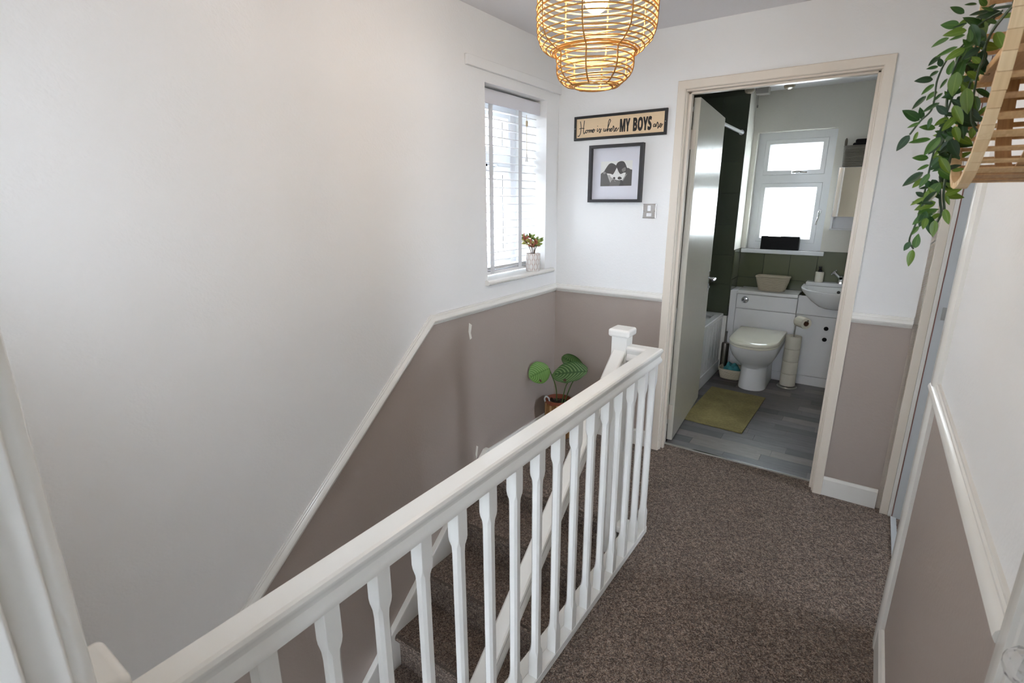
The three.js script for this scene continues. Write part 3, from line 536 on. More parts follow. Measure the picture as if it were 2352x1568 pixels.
{
  const t = thing('trailing_plant', 'artificial trailing vine with pointed green leaves spilling from the round bamboo shelf', 'plant');
  const stemM = std('#39503a', 0.55), r = rng(41);
  const cvs = (a, b) => tex(64, 128, (x, y) => { const u = Math.abs(x / 63 - 0.5) * 2, v = y / 127, mid = Math.exp(-((u / 0.07) ** 2)), side = 0.5 + 0.5 * Math.sin((v * 1.2 - u * 0.5) * 52), k = 0.55 * mid + 0.14 * side; return a.map((c, i) => lerp(c, b[i], k)); });
  const mk = (a, b) => new THREE.MeshPhysicalMaterial({ color: '#ffffff', map: cvs(a, b), roughness: 0.38, transmission: 0.12, side: THREE.DoubleSide });
  const lm = [mk([64, 108, 38], [132, 164, 84]), mk([44, 86, 40], [98, 138, 80]), mk([104, 138, 44], [166, 186, 98]), mk([34, 66, 38], [84, 118, 76])];
  const leafG = (fold, curl, wide) => {       // pointed leaf of unit length along +z, folded on its midrib
    const n = 9, v = [], uv = [], L = [];
    for (let i = 0; i <= n; i++) { const s = i / n, w = wide * 2.35 * Math.pow(s + 0.004, 0.62) * Math.pow(1 - s, 0.95), y = curl * s * s - 0.02; L.push([-1, -0.5, 0, 0.5, 1].map((k) => [w * k * Math.cos(fold), y + Math.abs(k) * w * Math.sin(fold) - 0.25 * w * k * k * fold, s, 0.5 + k * 0.5])); }
    for (let i = 0; i < n; i++) for (let k = 0; k < 4; k++) for (const [a, b] of [[0, 0], [1, 0], [1, 1], [0, 0], [1, 1], [0, 1]]) { const q = L[i + a][k + b]; v.push(q[0], q[1], q[2]); uv.push(q[3], q[2]); }
    const g = new THREE.BufferGeometry(); g.setAttribute('position', new THREE.Float32BufferAttribute(v, 3)); g.setAttribute('uv', new THREE.Float32BufferAttribute(uv, 2)); g.deleteAttribute('normal');
    return toCreasedNormals(g, 1.2);
  };
  const shapes = [leafG(0.35, 0.08, 0.27), leafG(0.2, -0.1, 0.3), leafG(0.5, 0.16, 0.25)];
  const vine = (z, w, ...p) => { const q = []; for (let i = 0; i < p.length; i += 2) q.push(V3(p[i] / 1000, p[i + 1] / 1000, z + (i === 0 ? 0.03 : 0.012 * Math.sin(i * 1.3)))); part('vine_stem', tube(q, w, 60, 6), stemM, t); };
  vine(1.66, 0.0021, 1767, 1762, 1733, 1763, 1722, 1723, 1709, 1693, 1707, 1650, 1711, 1599, 1714, 1556, 1720, 1511, 1725, 1472, 1732, 1451, 1724, 1426);
  vine(1.68, 0.0015, 1749, 1752, 1725, 1741, 1712, 1718, 1695, 1697, 1688, 1671, 1687, 1621, 1675, 1605, 1664, 1585);
  vine(1.64, 0.0016, 1749, 1760, 1735, 1736, 1728, 1700, 1719, 1677, 1713, 1630, 1705, 1572, 1703, 1525, 1703, 1482, 1700, 1450, 1699, 1428, 1694, 1400, 1703, 1386);
  vine(1.72, 0.0015, 1756, 1748, 1738, 1713, 1739, 1688, 1734, 1669, 1737, 1627, 1740, 1593, 1750, 1579);
  vine(1.69, 0.0019, 1756, 1751, 1745, 1733, 1741, 1714, 1734, 1684, 1731, 1653, 1729, 1616, 1728, 1567, 1725, 1530, 1725, 1487, 1733, 1458);
  part('vine_stem', tube([V3(1.80, 1.70, 1.72), V3(1.785, 1.745, 1.72), V3(1.765, 1.765, 1.69)], 0.003, 20, 6), stemM, t);
  // leaves: base x, y, tip x, y, depth z, in millimetres
  const leaves = [
[1707,1771,1690,1780,1652],[1703,1751,1683,1755,1664],[1710,1742,1696,1737,1709],[1712,1736,1688,1732,1692],[1693,1737,1675,1729,1653],[1712,1732,1697,1727,1680],[1734,1739,1709,1752,1683],[1735,1739,1718,1724,1658],[1704,1711,1684,1699,1704],[1686,1711,1675,1698,1654],[1689,1689,1686,1701,1676],[1685,1688,1673,1685,1686],
[1686,1683,1679,1675,1679],[1681,1668,1661,1669,1692],[1683,1659,1672,1644,1704],[1675,1639,1663,1623,1722],[1690,1653,1680,1642,1668],[1697,1645,1690,1635,1697],[1695,1630,1679,1617,1701],[1674,1608,1653,1623,1668],[1679,1612,1673,1628,1645],[1674,1598,1661,1592,1723],[1664,1584,1651,1564,1669],[1675,1589,1673,1575,1670],
[1688,1606,1687,1592,1716],[1697,1591,1679,1595,1692],[1694,1575,1670,1569,1683],[1705,1575,1692,1552,1707],[1698,1546,1679,1548,1647],[1698,1532,1689,1526,1702],[1693,1521,1673,1502,1675],[1697,1512,1685,1499,1652],[1701,1518,1694,1499,1698],[1699,1478,1686,1467,1720],[1702,1480,1694,1485,1662],[1696,1451,1719,1455,1695],
[1728,1451,1717,1440,1669],[1709,1444,1707,1429,1704],[1731,1459,1740,1439,1703],[1729,1483,1752,1478,1662],[1727,1482,1744,1492,1711],[1729,1481,1734,1470,1698],[1721,1440,1723,1417,1700],[1693,1403,1687,1390,1711],[1700,1387,1700,1363,1679],[1700,1430,1695,1418,1706],[1701,1393,1701,1413,1715],[1732,1536,1713,1524,1653],
[1729,1521,1741,1522,1713],[1728,1522,1739,1499,1677],[1720,1511,1732,1493,1683],[1731,1541,1751,1550,1657],[1728,1574,1745,1565,1701],[1731,1591,1743,1583,1668],[1720,1590,1728,1570,1715],[1718,1569,1711,1558,1667],[1726,1567,1713,1551,1690],[1723,1629,1736,1609,1677],[1731,1616,1741,1599,1694],[1751,1610,1759,1621,1661],
[1747,1610,1759,1600,1659],[1745,1588,1746,1573,1705],[1738,1645,1756,1631,1705],[1739,1637,1746,1617,1690],[1722,1670,1736,1658,1719],[1722,1679,1716,1668,1661],[1723,1705,1728,1688,1713],[1720,1711,1718,1695,1659],[1746,1721,1757,1697,1722],[1752,1748,1767,1745,1695],[1751,1752,1726,1755,1694],[1716,1764,1708,1763,1723],
[1729,1763,1721,1770,1708],[1759,1765,1767,1754,1708],[1702,1674,1697,1661,1649],[1710,1614,1696,1627,1675],[1703,1679,1704,1698,1652],[1712,1638,1703,1650,1660],[1717,1646,1723,1653,1662],[1720,1656,1727,1663,1714],[1730,1654,1726,1638,1655],[1706,1616,1720,1611,1669],[1714,1602,1705,1597,1684],[1712,1582,1722,1576,1713],
[1707,1543,1702,1533,1722],[1701,1545,1714,1539,1702],[1727,1505,1718,1511,1662],[1712,1487,1720,1478,1689],[1705,1490,1703,1478,1701],[1710,1497,1700,1494,1649],[1724,1734,1736,1718,1699],[1735,1751,1747,1744,1674],[1740,1758,1729,1763,1692],[1737,1687,1749,1671,1699],[1738,1672,1731,1660,1699]];
  for (let k = 0; k < 90; k++) { const s = r(), y = lerp(1.765, 1.44, s), x = lerp(1.728, 1.712, s) + 0.03 * (r() - 0.5) * (1.1 - s * 0.6), a = r() * 6.28, l = 14 + 10 * r(); leaves.push([x * 1000, y * 1000, x * 1000 + l * Math.cos(a), y * 1000 + l * (Math.sin(a) - 0.4), 1640 + 90 * r()]); }
  const m = new THREE.Matrix4();
  leaves.forEach(([ax, ay, bx_, by, z], i) => {
    const A = V3(ax, ay, z).multiplyScalar(0.001), B = V3(bx_, by, z + (r() - 0.5) * 14).multiplyScalar(0.001), d = B.clone().sub(A), len = Math.max(0.014, d.length()) * 1.25; d.normalize();
    // leaf face turned roughly outwards into the landing, each with its own twist
    const up = V3(-0.25 + 0.7 * (r() - 0.5), 0.45 + 0.7 * (r() - 0.5), 0.85); const side = up.cross(d).normalize(), nrm = d.clone().cross(side);
    const l = part('leaf', shapes[i % 3], lm[Math.floor(r() * 4)], t);
    m.makeBasis(side, nrm, d); l.quaternion.setFromRotationMatrix(m); l.position.copy(A); l.scale.set(len * (0.95 + 0.2 * r()), len, len);
  });
}

// ------------------------------------------------------------------ prayer plant in the corner
{
  const px = 0.13, pz = 0.165;
  const t = thing('prayer_plant', 'striped round-leaved plant in a basket-wrapped pot in the landing corner', 'plant', null, [px, 0, pz]);
  const bark = std('#e6d6c0', 0.8, { map: grain([190, 150, 100], [110, 78, 48], 3) });
  const H = 0.25, R = 0.088, r = rng(51);
  part('pot', lathe([[0, 0.01], [R - 0.014, 0.01], [R - 0.006, H - 0.005], [R - 0.004, H], [R - 0.01, H + 0.002], [R - 0.014, H - 0.03], [0, H - 0.03]], 0, 0, 0, 40), std('#8a4a33', 0.7), t);
  for (let k = 0; k < 34; k++) { const a = k / 34 * 2 * PI, s = part('basket_strip', bx(-0.0072, 0.0072, 0.0, H - 0.012 - 0.012 * r(), -0.002, 0.002, 0.001), [BB[2], bark, bark][k % 3], t); s.position.set((R - 0.004) * Math.cos(a), 0, (R - 0.004) * Math.sin(a)); s.rotation.y = PI / 2 - a; }
  part('soil', cyl(R - 0.016, R - 0.016, 0.01, 0, H - 0.032, 0), std('#2b221b', 1), t);
  for (let k = 0; k < 14; k++) { const s = part('bark_chip', bx(-0.014, 0.014, -0.004, 0.004, -0.007, 0.007, 0.002), std(k % 3 ? '#35291f' : '#57483a', 0.9), t); const a = r() * 6.28, q = 0.06 * Math.sqrt(r()); s.position.set(q * Math.cos(a), H - 0.022 + 0.006 * r(), q * Math.sin(a)); s.rotation.set(r() - 0.5, r() * 3, r() - 0.5); }
  part('plant_tag', turned(tube([V3(-0.012, 0, 0), V3(-0.013, 0.03, 0), V3(0, 0.045, 0), V3(0.013, 0.03, 0), V3(0.012, 0, 0)], 0.005, 24, 8), 0.3, 0.6, 0.1, -0.052, H - 0.02, 0.045), std('#c9cccb', 0.4), t);
  // striped leaves
  const stripeMap = (base, pale, dark) => tex(256, 256, (x, y) => {
    const u = Math.abs(x / 255 - 0.5) * 2, v = y / 255, ph = (v * 1.15 - u * u * 0.28 - u * 0.12) * 8.5, band = Math.pow(0.5 + 0.5 * Math.cos(ph * 2 * PI), 1.6) * Math.min(1, u * 7) * Math.min(1, (1 - u) * 5), mid = Math.exp(-((u / 0.03) ** 2));
    const k = band * 0.95;
    const spot = Math.hypot((x / 255 - 0.86) * 3, (v - 0.58) * 5) < 0.22 ? 1 : 0;
    return base.map((c, i) => lerp(lerp(lerp(c, pale[i], k), dark[i], mid * 0.6), [70, 44, 30][i], spot));
  });
  const stripes = stripeMap([50, 92, 38], [134, 162, 106], [44, 76, 40]);
  const mat = new THREE.MeshPhysicalMaterial({ color: '#ffffff', map: stripes, roughness: 0.42, transmission: 0.2, side: THREE.DoubleSide });
  const mat2 = mat.clone(); mat2.map = stripeMap([84, 132, 44], [136, 176, 100], [66, 108, 40]);
  const leaf = (W, L, cup, wave) => {
    const n = 16, k2 = 8, L2 = [], v = [], uv = [];
    for (let i = 0; i <= n; i++) { const s = i / n, w = W * Math.pow(Math.sin(PI * (0.04 + 0.955 * s)), 0.62) * (s > 0.999 ? 0.02 : 1); const row = []; for (let j = -k2; j <= k2; j++) { const q = j / k2; row.push([w * q, cup * (q * q * w / W) + wave * Math.sin(s * 19 + (q > 0 ? 1 : 0)) * q * q * 0.25 - 0.35 * cup * s * s * 4, L * s, 0.5 + q / 2, s]); } L2.push(row); }
    for (let i = 0; i < n; i++) for (let j = 0; j < 2 * k2; j++) for (const [a, b] of [[0, 0], [1, 0], [1, 1], [0, 0], [1, 1], [0, 1]]) { const q = L2[i + a][j + b]; v.push(q[0], q[1], q[2]); uv.push(q[3], q[4]); }
    const g = new THREE.BufferGeometry(); g.setAttribute('position', new THREE.Float32BufferAttribute(v, 3)); g.setAttribute('uv', new THREE.Float32BufferAttribute(uv, 2));
    return toCreasedNormals(g, 1.4);
  };
  const place = (base, tip, up, W, cup, m, stemPts) => {
    const d = tip.clone().sub(base), L = d.length(); d.normalize();
    const side = up.clone().cross(d).normalize(), nrm = d.clone().cross(side), o = part('leaf', leaf(W, L, cup, 0.012), m, t);
    o.quaternion.setFromRotationMatrix(new THREE.Matrix4().makeBasis(side, nrm, d)); o.position.copy(base);
    part('leaf_stem', tube(stemPts, 0.0035, 24, 8), std('#4e6a35', 0.5), t);
  };
  // left leaf tilts towards the landing, right leaf lies broad, the back leaf is half folded
  place(V3(-0.011, 0.48, 0.105), V3(-0.104, 0.43, 0.19), V3(0.35, 0.55, 0.75), 0.072, 0.008, mat2, [V3(-0.01, 0.22, 0.0), V3(-0.004, 0.34, 0.03), V3(-0.011, 0.48, 0.105)]);
  place(V3(0.238, 0.504, 0.085), V3(0.025, 0.461, 0.135), V3(0.1, 0.86, 0.5), 0.085, 0.006, mat, [V3(0.03, 0.22, 0.01), V3(0.085, 0.38, 0.05), V3(0.16, 0.47, 0.075), V3(0.238, 0.504, 0.085)]);
  place(V3(0.15, 0.468, -0.05), V3(-0.038, 0.517, -0.07), V3(0.2, 0.42, 0.85), 0.042, 0.03, mat, [V3(0.04, 0.22, 0.0), V3(0.09, 0.37, -0.01), V3(0.135, 0.471, -0.045)]);
}

// ------------------------------------------------------------------ bathroom
const BZ = -2.05, PX = 0.69, BXR = 1.92, BXL = -0.04, PZ = -1.8;
{
  const w = struct('wall_bathroom_end', 'bathroom end wall with a frosted window above green tiles');
  part('plaster', prism(rect(PX - 0.1, BXR + 0.1, -0.25, CEIL + 0.1), 'z', BZ - 0.28, BZ, [rect(0.728, 1.298, 1.045, 2.008)]), M.bathWall, w);
}
{
  const w = struct('wall_bathroom_left', 'boxed corner and bath end wall');
  part('plaster', prism([[-0.34, PZ], [PX, PZ], [PX, BZ], [PX - 0.1, BZ], [PX - 0.1, BZ - 0.28], [-0.34, BZ - 0.28]], 'y', -0.25, CEIL + 0.1), M.bathWall, w);
  part('plaster', prism(rect(PZ, 0, -0.25, CEIL + 0.1), 'x', -0.34, BXL), M.bathWall, w);
}
structMesh('wall_bathroom_right', prism(rect(BZ, ZB, -0.25, CEIL + 0.1), 'x', BXR, BXR + 0.1), M.bathWall);
// green wall tiles, each its own piece
{
  const t = struct('wall_tiles', 'olive green ceramic wall tiles in the bathroom');
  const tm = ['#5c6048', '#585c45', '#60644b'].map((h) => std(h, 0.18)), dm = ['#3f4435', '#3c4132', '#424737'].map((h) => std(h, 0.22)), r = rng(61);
  part('grout', [bx(PX + 0.0005, BXR, 0.5, 1.066, BZ, BZ + 0.004, 0), bx(PX, PX + 0.004, 0.5, 1.066, BZ + 0.004, PZ + 0.001, 0), bx(BXL, PX, 0.5, CEIL, PZ, PZ + 0.004, 0)], std('#3a3d30', 0.8), t);
  const tile = bx(-0.0985, 0.0985, -0.1235, 0.1235, 0.003, 0.0075, 0.0015);
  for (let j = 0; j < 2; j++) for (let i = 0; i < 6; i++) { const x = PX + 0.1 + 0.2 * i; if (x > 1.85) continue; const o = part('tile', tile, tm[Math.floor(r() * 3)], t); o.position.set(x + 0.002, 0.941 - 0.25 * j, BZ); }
  const side = bx(-0.1235, 0.1235, -0.1235, 0.1235, 0.003, 0.0075, 0.0015);
  for (let j = 0; j < 2; j++) { const o = part('tile', side, tm[j], t); o.rotation.y = PI / 2; o.position.set(PX, 0.941 - 0.25 * j, -1.926); }
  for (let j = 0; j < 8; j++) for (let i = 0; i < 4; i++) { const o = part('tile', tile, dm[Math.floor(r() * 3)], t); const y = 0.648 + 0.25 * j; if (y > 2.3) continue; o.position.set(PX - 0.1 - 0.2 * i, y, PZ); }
}
// vinyl floor laid in staggered grey planks
{
  const f = struct('floor_bathroom', 'grey wood-effect plank floor of the bathroom');
  part('subfloor', bx(-0.34, BXR + 0.1, -0.25, -0.003, BZ - 0.28, -0.105, 0), std('#3c3b3d', 0.9), f);
  const r = rng(71), gm = [[[118, 115, 116], [92, 90, 92]], [[106, 103, 106], [80, 78, 81]], [[136, 130, 125], [108, 104, 101]], [[92, 90, 93], [70, 69, 72]], [[112, 108, 106], [86, 83, 84]]].map(([a, b], i) => new THREE.MeshPhysicalMaterial({ color: '#ffffff', roughness: 0.4, map: tex(512, 64, (x, y) => { const k = 0.65 * n64(x / 90 + i * 7, y / 2.2) + 0.35 * n32(x / 30, y / 6 + i); return a.map((c, j) => lerp(c, b[j], k)); }, { rep: [1.6, 9] }) }));
  let row = 0;
  for (let z = -0.106; z > PZ - 0.02; z -= 0.088, row++) {
    const z0 = Math.max(z - 0.088, -1.82);
    let x = 0.62 - 0.36 * ((row * 0.37) % 1), first = true;
    while (x < BXR) {
      const l = 0.36 + 0.14 * r(), a = Math.max(0.6, x), b = Math.min(BXR, x + l); x += l;
      const lo = z > -0.125 ? OX0 : 0.6, hi = BXR; if (b < lo + 0.02) continue;
      const o = part('plank', bx(Math.max(a, lo) + 0.0004, b - 0.0004, -0.004, 0.001, z0 + 0.0004, z - 0.0004, 0.0006), gm[Math.floor(r() * 5)], f);
    }
  }
}
// bath with a boarded side panel
{
  const b = thing('bathtub', 'white bath with a boarded side panel behind the open door', 'bath');
  const RIM = 0.522, x0 = BXL + 0.002, x1 = 0.665, z0 = PZ + 0.009, z1 = -0.13, loop = (ix, iz, y, rad) => { const p = [], a = x0 + ix, c = x1 - ix, d = z0 + iz, e = z1 - iz; for (const [cx, cz, s] of [[c - rad, e - rad, 0], [a + rad, e - rad, 1], [a + rad, d + rad, 2], [c - rad, d + rad, 3]]) for (let k = 0; k <= 5; k++) { const t = (s + k / 5) * PI / 2; p.push(V3(cx + rad * Math.cos(t), y, cz + rad * Math.sin(t))); } return p; };
  part('tub', loft([loop(0, 0, RIM - 0.03, 0.012), loop(0, 0, RIM - 0.006, 0.012), loop(0.005, 0.005, RIM, 0.012), loop(0.05, 0.06, RIM, 0.09), loop(0.065, 0.075, RIM - 0.015, 0.1), loop(0.09, 0.14, RIM - 0.2, 0.12), loop(0.14, 0.24, RIM - 0.36, 0.12), loop(0.2, 0.3, RIM - 0.385, 0.1)], false, 0.6), M.ceramic, b);
  const bw = 0.1, n = Math.floor((z1 - z0) / bw);
  for (let k = 0; k < n + 1; k++) { const a = z0 + k * bw, c = Math.min(z1, a + bw); if (c - a < 0.02) continue; part('panel_board', prism([[a + 0.0015, 0], [a + 0.006, 0.008], [c - 0.006, 0.008], [c - 0.0015, 0]].map(([z, x]) => [x + 0.652, z]), 'y', 0.08, RIM - 0.03), M.laminate, b); }
  part('panel_skirting', [bx(0.648, 0.668, 0.0, 0.1, z0, z1, 0.004), bx(0.64, 0.6535, 0.08, RIM - 0.03, z0, z1, 0)], M.laminate, b);
}
// shower curtain rail
{
  const t = thing('shower_rail', 'white shower curtain rail running from the dark green wall above the bath', 'rail');
  part('rail', turned(cyl(0.0125, 0.0125, 1.64, 0, 0, 0, 20), PI / 2, 0, 0, 0.655, 1.99, -0.965), std('#ececea', 0.15), t);
  part('end_socket', turned(cyl(0.02, 0.022, 0.02, 0, 0, 0, 20), PI / 2, 0, 0, 0.655, 1.99, PZ + 0.018), M.chrome, t);
}
// bathroom window
{
  const w = struct('window_2', 'white bathroom window of frosted glass with a top opener');
  windowFrame((x, y, n) => V3(x, y, -2.18 + n), 0.728, 1.298, 1.062, 2.008, 1.64, M.upvc, w, M.frosted);
  const handle = (x, y, rot) => [turned(bx(-0.012, 0.012, -0.02, 0.02, 0, 0.01, 0.004), 0, 0, rot, x, y, -2.116), turned(tube([V3(0, 0, 0.008), V3(0, 0.004, 0.026), V3(0.006, -0.02, 0.032), V3(0.004, -0.06, 0.03), V3(0, -0.1, 0.028)], 0.008, 20, 8), 0, 0, rot, x, y, -2.116)];
  part('window_handle', handle(1.02, 1.69, PI / 2), M.chrome, w);
  part('window_handle', handle(1.247, 1.375, -0.12), M.chrome, w);
  part('window_sill', [bx(0.728, 1.298, 1.044, 1.064, -2.18, BZ, 0.001), bx(0.70, 1.33, 1.030, 1.064, BZ, BZ + 0.028, 0.005)], M.upvc, w);
}
{
  const t = thing('black_box', 'glossy black lidless box on the bathroom window sill', 'box', null, [0.995, 1.0645, -2.075]);
  part('body', [bx(-0.145, 0.145, 0, 0.11, 0.034, 0.037, 0.001), bx(-0.145, 0.145, 0, 0.11, -0.037, -0.034, 0.001), bx(-0.145, -0.142, 0, 0.11, -0.034, 0.034, 0.001), bx(0.142, 0.145, 0, 0.11, -0.034, 0.034, 0.001), bx(-0.142, 0.142, 0, 0.003, -0.034, 0.034, 0)], M.blackGloss, t);
  part('tissue', [turned(bx(-0.05, 0.05, 0, 0.003, -0.02, 0.02, 0.001), 0.2, 0.1, 0.05, -0.05, 0.105, 0)], M.paper, t);
}
// back-to-wall toilet and its furniture
const D = (cx, w, zb, zf, y, n = 20) => { const p = [], h = w / 2, dz = Math.min(zf - zb - 0.01, h * 1.25), zc = zf - dz; p.push(V3(cx + h, y, zb), V3(cx + h, y, lerp(zb, zc, 0.5))); for (let k = 0; k <= n; k++) { const a = k / n * PI, c = Math.cos(a), s = Math.sin(a); p.push(V3(cx + h * Math.sign(c) * Math.pow(Math.abs(c), 0.86), y, zc + dz * Math.pow(s, 0.86))); } p.push(V3(cx - h, y, lerp(zb, zc, 0.5)), V3(cx - h, y, zb)); return p; };
{
  const t = thing('toilet', 'white back-to-wall toilet with a closed cream lid', 'toilet');
  const cx = 0.998, zb = -1.787;
  part('pan', loft([D(cx, 0.205, zb, -1.395, 0.0), D(cx, 0.205, zb, -1.393, 0.02), D(cx, 0.192, zb, -1.4, 0.12), D(cx, 0.194, zb, -1.4, 0.18), D(cx, 0.215, zb, -1.378, 0.205), D(cx, 0.265, zb, -1.315, 0.24), D(cx, 0.312, zb, -1.245, 0.29), D(cx, 0.335, zb, -1.195, 0.34), D(cx, 0.342, zb, -1.175, 0.385), D(cx, 0.336, zb, -1.18, 0.394)], false, 0.7), M.ceramic, t);
  part('seat', loft([D(cx, 0.345, -1.74, -1.168, 0.395), D(cx, 0.352, -1.742, -1.162, 0.399), D(cx, 0.352, -1.742, -1.162, 0.411), D(cx, 0.346, -1.74, -1.166, 0.414)], false, 0.5), M.seat, t);
  part('lid', loft([D(cx, 0.35, -1.745, -1.162, 0.4155), D(cx, 0.358, -1.747, -1.156, 0.42), D(cx, 0.358, -1.747, -1.157, 0.431), D(cx, 0.348, -1.744, -1.166, 0.438), D(cx, 0.29, -1.72, -1.215, 0.444), D(cx, 0.15, -1.65, -1.32, 0.446)], false, 0.7), M.seat, t);
  part('hinge', [cyl(0.012, 0.012, 0.03, cx - 0.08, 0.415, -1.762), cyl(0.012, 0.012, 0.03, cx + 0.08, 0.415, -1.762)], M.chrome, t);
}
{
  const t = thing('toilet_unit', 'white cistern cabinet behind the toilet with a chrome flush button', 'cabinet');
  const F = -1.79, B = BZ + 0.009;
  part('carcass', bx(0.752, 1.214, 0.0, 0.706, B, F - 0.02, 0), M.laminate, t);
  part('upper_panel', bx(0.756, 1.2135, 0.584, 0.704, F - 0.019, F, 0.002), M.laminate, t);
  part('lower_panel', bx(0.756, 1.2135, 0.080, 0.5795, F - 0.019, F, 0.002), M.laminate, t);
  part('plinth', bx(0.752, 1.214, 0.0, 0.076, F - 0.024, F - 0.006, 0.001), M.laminate, t);
  part('side_filler', bx(PX + 0.008, 0.7515, 0.0, 0.726, B, F - 0.012, 0.002), M.laminate, t);
  part('worktop', bx(0.752, 1.214, 0.707, 0.735, B, F + 0.012, 0.009), M.worktop, t);
  part('flush_button', turned(lathe([[0, 0], [0.029, 0], [0.03, 0.003], [0.027, 0.007], [0.024, 0.0055], [0.02, 0.009], [0, 0.0115]], 0, 0, 0, 32), PI / 2, 0, 0, 0.822, 0.657, F), M.chrome, t);
}
{
  const t = thing('vanity_unit', 'white washbasin cabinet with two black round door knobs', 'cabinet');
  const F = -1.79, B = BZ + 0.009;
  part('carcass', bx(1.216, 1.75, 0.0, 0.6, B, F - 0.02, 0), M.laminate, t);
  part('upper_panel', bx(1.2185, 1.749, 0.5845, 0.734, F - 0.019, F, 0.002), M.laminate, t);
  const door = part('door', bx(1.2175, 1.498, 0.080, 0.5795, F - 0.019, F, 0.002), M.laminate, t);
  part('door', bx(1.5005, 1.749, 0.080, 0.5795, F - 0.019, F, 0.002), M.laminate, t);
  for (const y of [0.492, 0.403]) part('knob', turned(lathe([[0, 0], [0.009, 0], [0.009, 0.008], [0.015, 0.012], [0.0165, 0.018], [0.013, 0.022], [0, 0.023]], 0, 0, 0, 24), PI / 2, 0, 0, 1.44, y, F), M.blackGloss, door);
  part('plinth', bx(1.216, 1.75, 0.0, 0.076, F - 0.024, F - 0.006, 0.001), M.laminate, t);
}
{
  const t = thing('washbasin', 'white semi-recessed washbasin above the vanity cabinet', 'basin');
  const cx = 1.478, zb = BZ + 0.012, w = 0.525, zf = -1.6;
  part('bowl', loft([D(cx, 0.16, -1.78, -1.72, 0.655), D(cx, 0.24, -1.8, -1.68, 0.668), D(cx, 0.36, -1.85, -1.64, 0.705), D(cx, 0.46, -1.95, -1.615, 0.745), D(cx, w - 0.012, zb, -1.605, 0.772), D(cx, w, zb, zf, 0.786), D(cx, w, zb, zf, 0.793), D(cx, w - 0.012, zb + 0.004, zf - 0.006, 0.798), D(cx, w - 0.06, -1.93, zf - 0.03, 0.796), D(cx, w - 0.085, -1.92, zf - 0.045, 0.785), D(cx, w - 0.16, -1.9, zf - 0.075, 0.735), D(cx, w - 0.3, -1.87, zf - 0.12, 0.695), D(cx, 0.06, -1.8, zf - 0.16, 0.69)], false, 0.7), M.ceramic, t);
  part('deck', bx(cx - w / 2 + 0.022, cx + w / 2 - 0.022, 0.795, 0.826, zb, -1.955, 0.008), M.ceramic, t);
  part('overflow', turned(cyl(0.012, 0.012, 0.004, 0, 0, 0, 20), 1.25, 0, 0, 1.478, 0.765, -1.905), M.charcoal, t);
}
{
  const t = thing('basin_tap', 'chrome two-handled mixer tap on the washbasin', 'tap', null, [1.478, 0.8265, -1.992]);
  part('body', [cyl(0.024, 0.026, 0.03, 0, 0.014, 0), cyl(0.018, 0.022, 0.03, 0, 0.042, 0)], M.chrome, t);
  part('spout', tube([V3(0, 0.04, 0), V3(0, 0.06, 0.03), V3(0, 0.062, 0.075), V3(0, 0.05, 0.1)], 0.011, 24, 12), M.chrome, t);
  for (const s of [-1, 1]) {
    const h = part('lever', [turned(cyl(0.009, 0.012, 0.07, 0, 0.035, 0, 16), 0, 0, -s * 0.85, 0, 0.035, 0)], M.chrome, t);
    const hub = [turned(lathe([[0, 0], [0.014, 0], [0.016, 0.008], [0.012, 0.016], [0, 0.018]], 0, 0.066, 0, 16), 0, 0, -s * 0.85, 0, 0.035, 0)];
    for (let k = 0; k < 4; k++) { const g = bx(0.008, 0.026, 0.07, 0.079, -0.004, 0.004, 0.003); g.applyMatrix4(new THREE.Matrix4().makeRotationY(k * PI / 2 + 0.4)); hub.push(turned(g, 0, 0, -s * 0.85, 0, 0.035, 0)); }
    part('crosshead', hub, M.chrome, h);
  }
}
{
  const t = thing('soap_bottle', 'cream soap bottle with a black pump on the washbasin edge', 'bottle', null, [1.325, 0.826, -1.985]);
  part('body', lathe([[0, 0], [0.028, 0], [0.031, 0.003], [0.031, 0.078], [0.028, 0.083], [0, 0.083]], 0, 0, 0), std('#d9d4c4', 0.4), t);
  part('pump', [lathe([[0, 0.083], [0.013, 0.083], [0.013, 0.1], [0.008, 0.104], [0.008, 0.116], [0, 0.116]], 0, 0, 0, 20), bx(-0.012, 0.01, 0.112, 0.124, -0.008, 0.026, 0.004)], M.black, t);
}
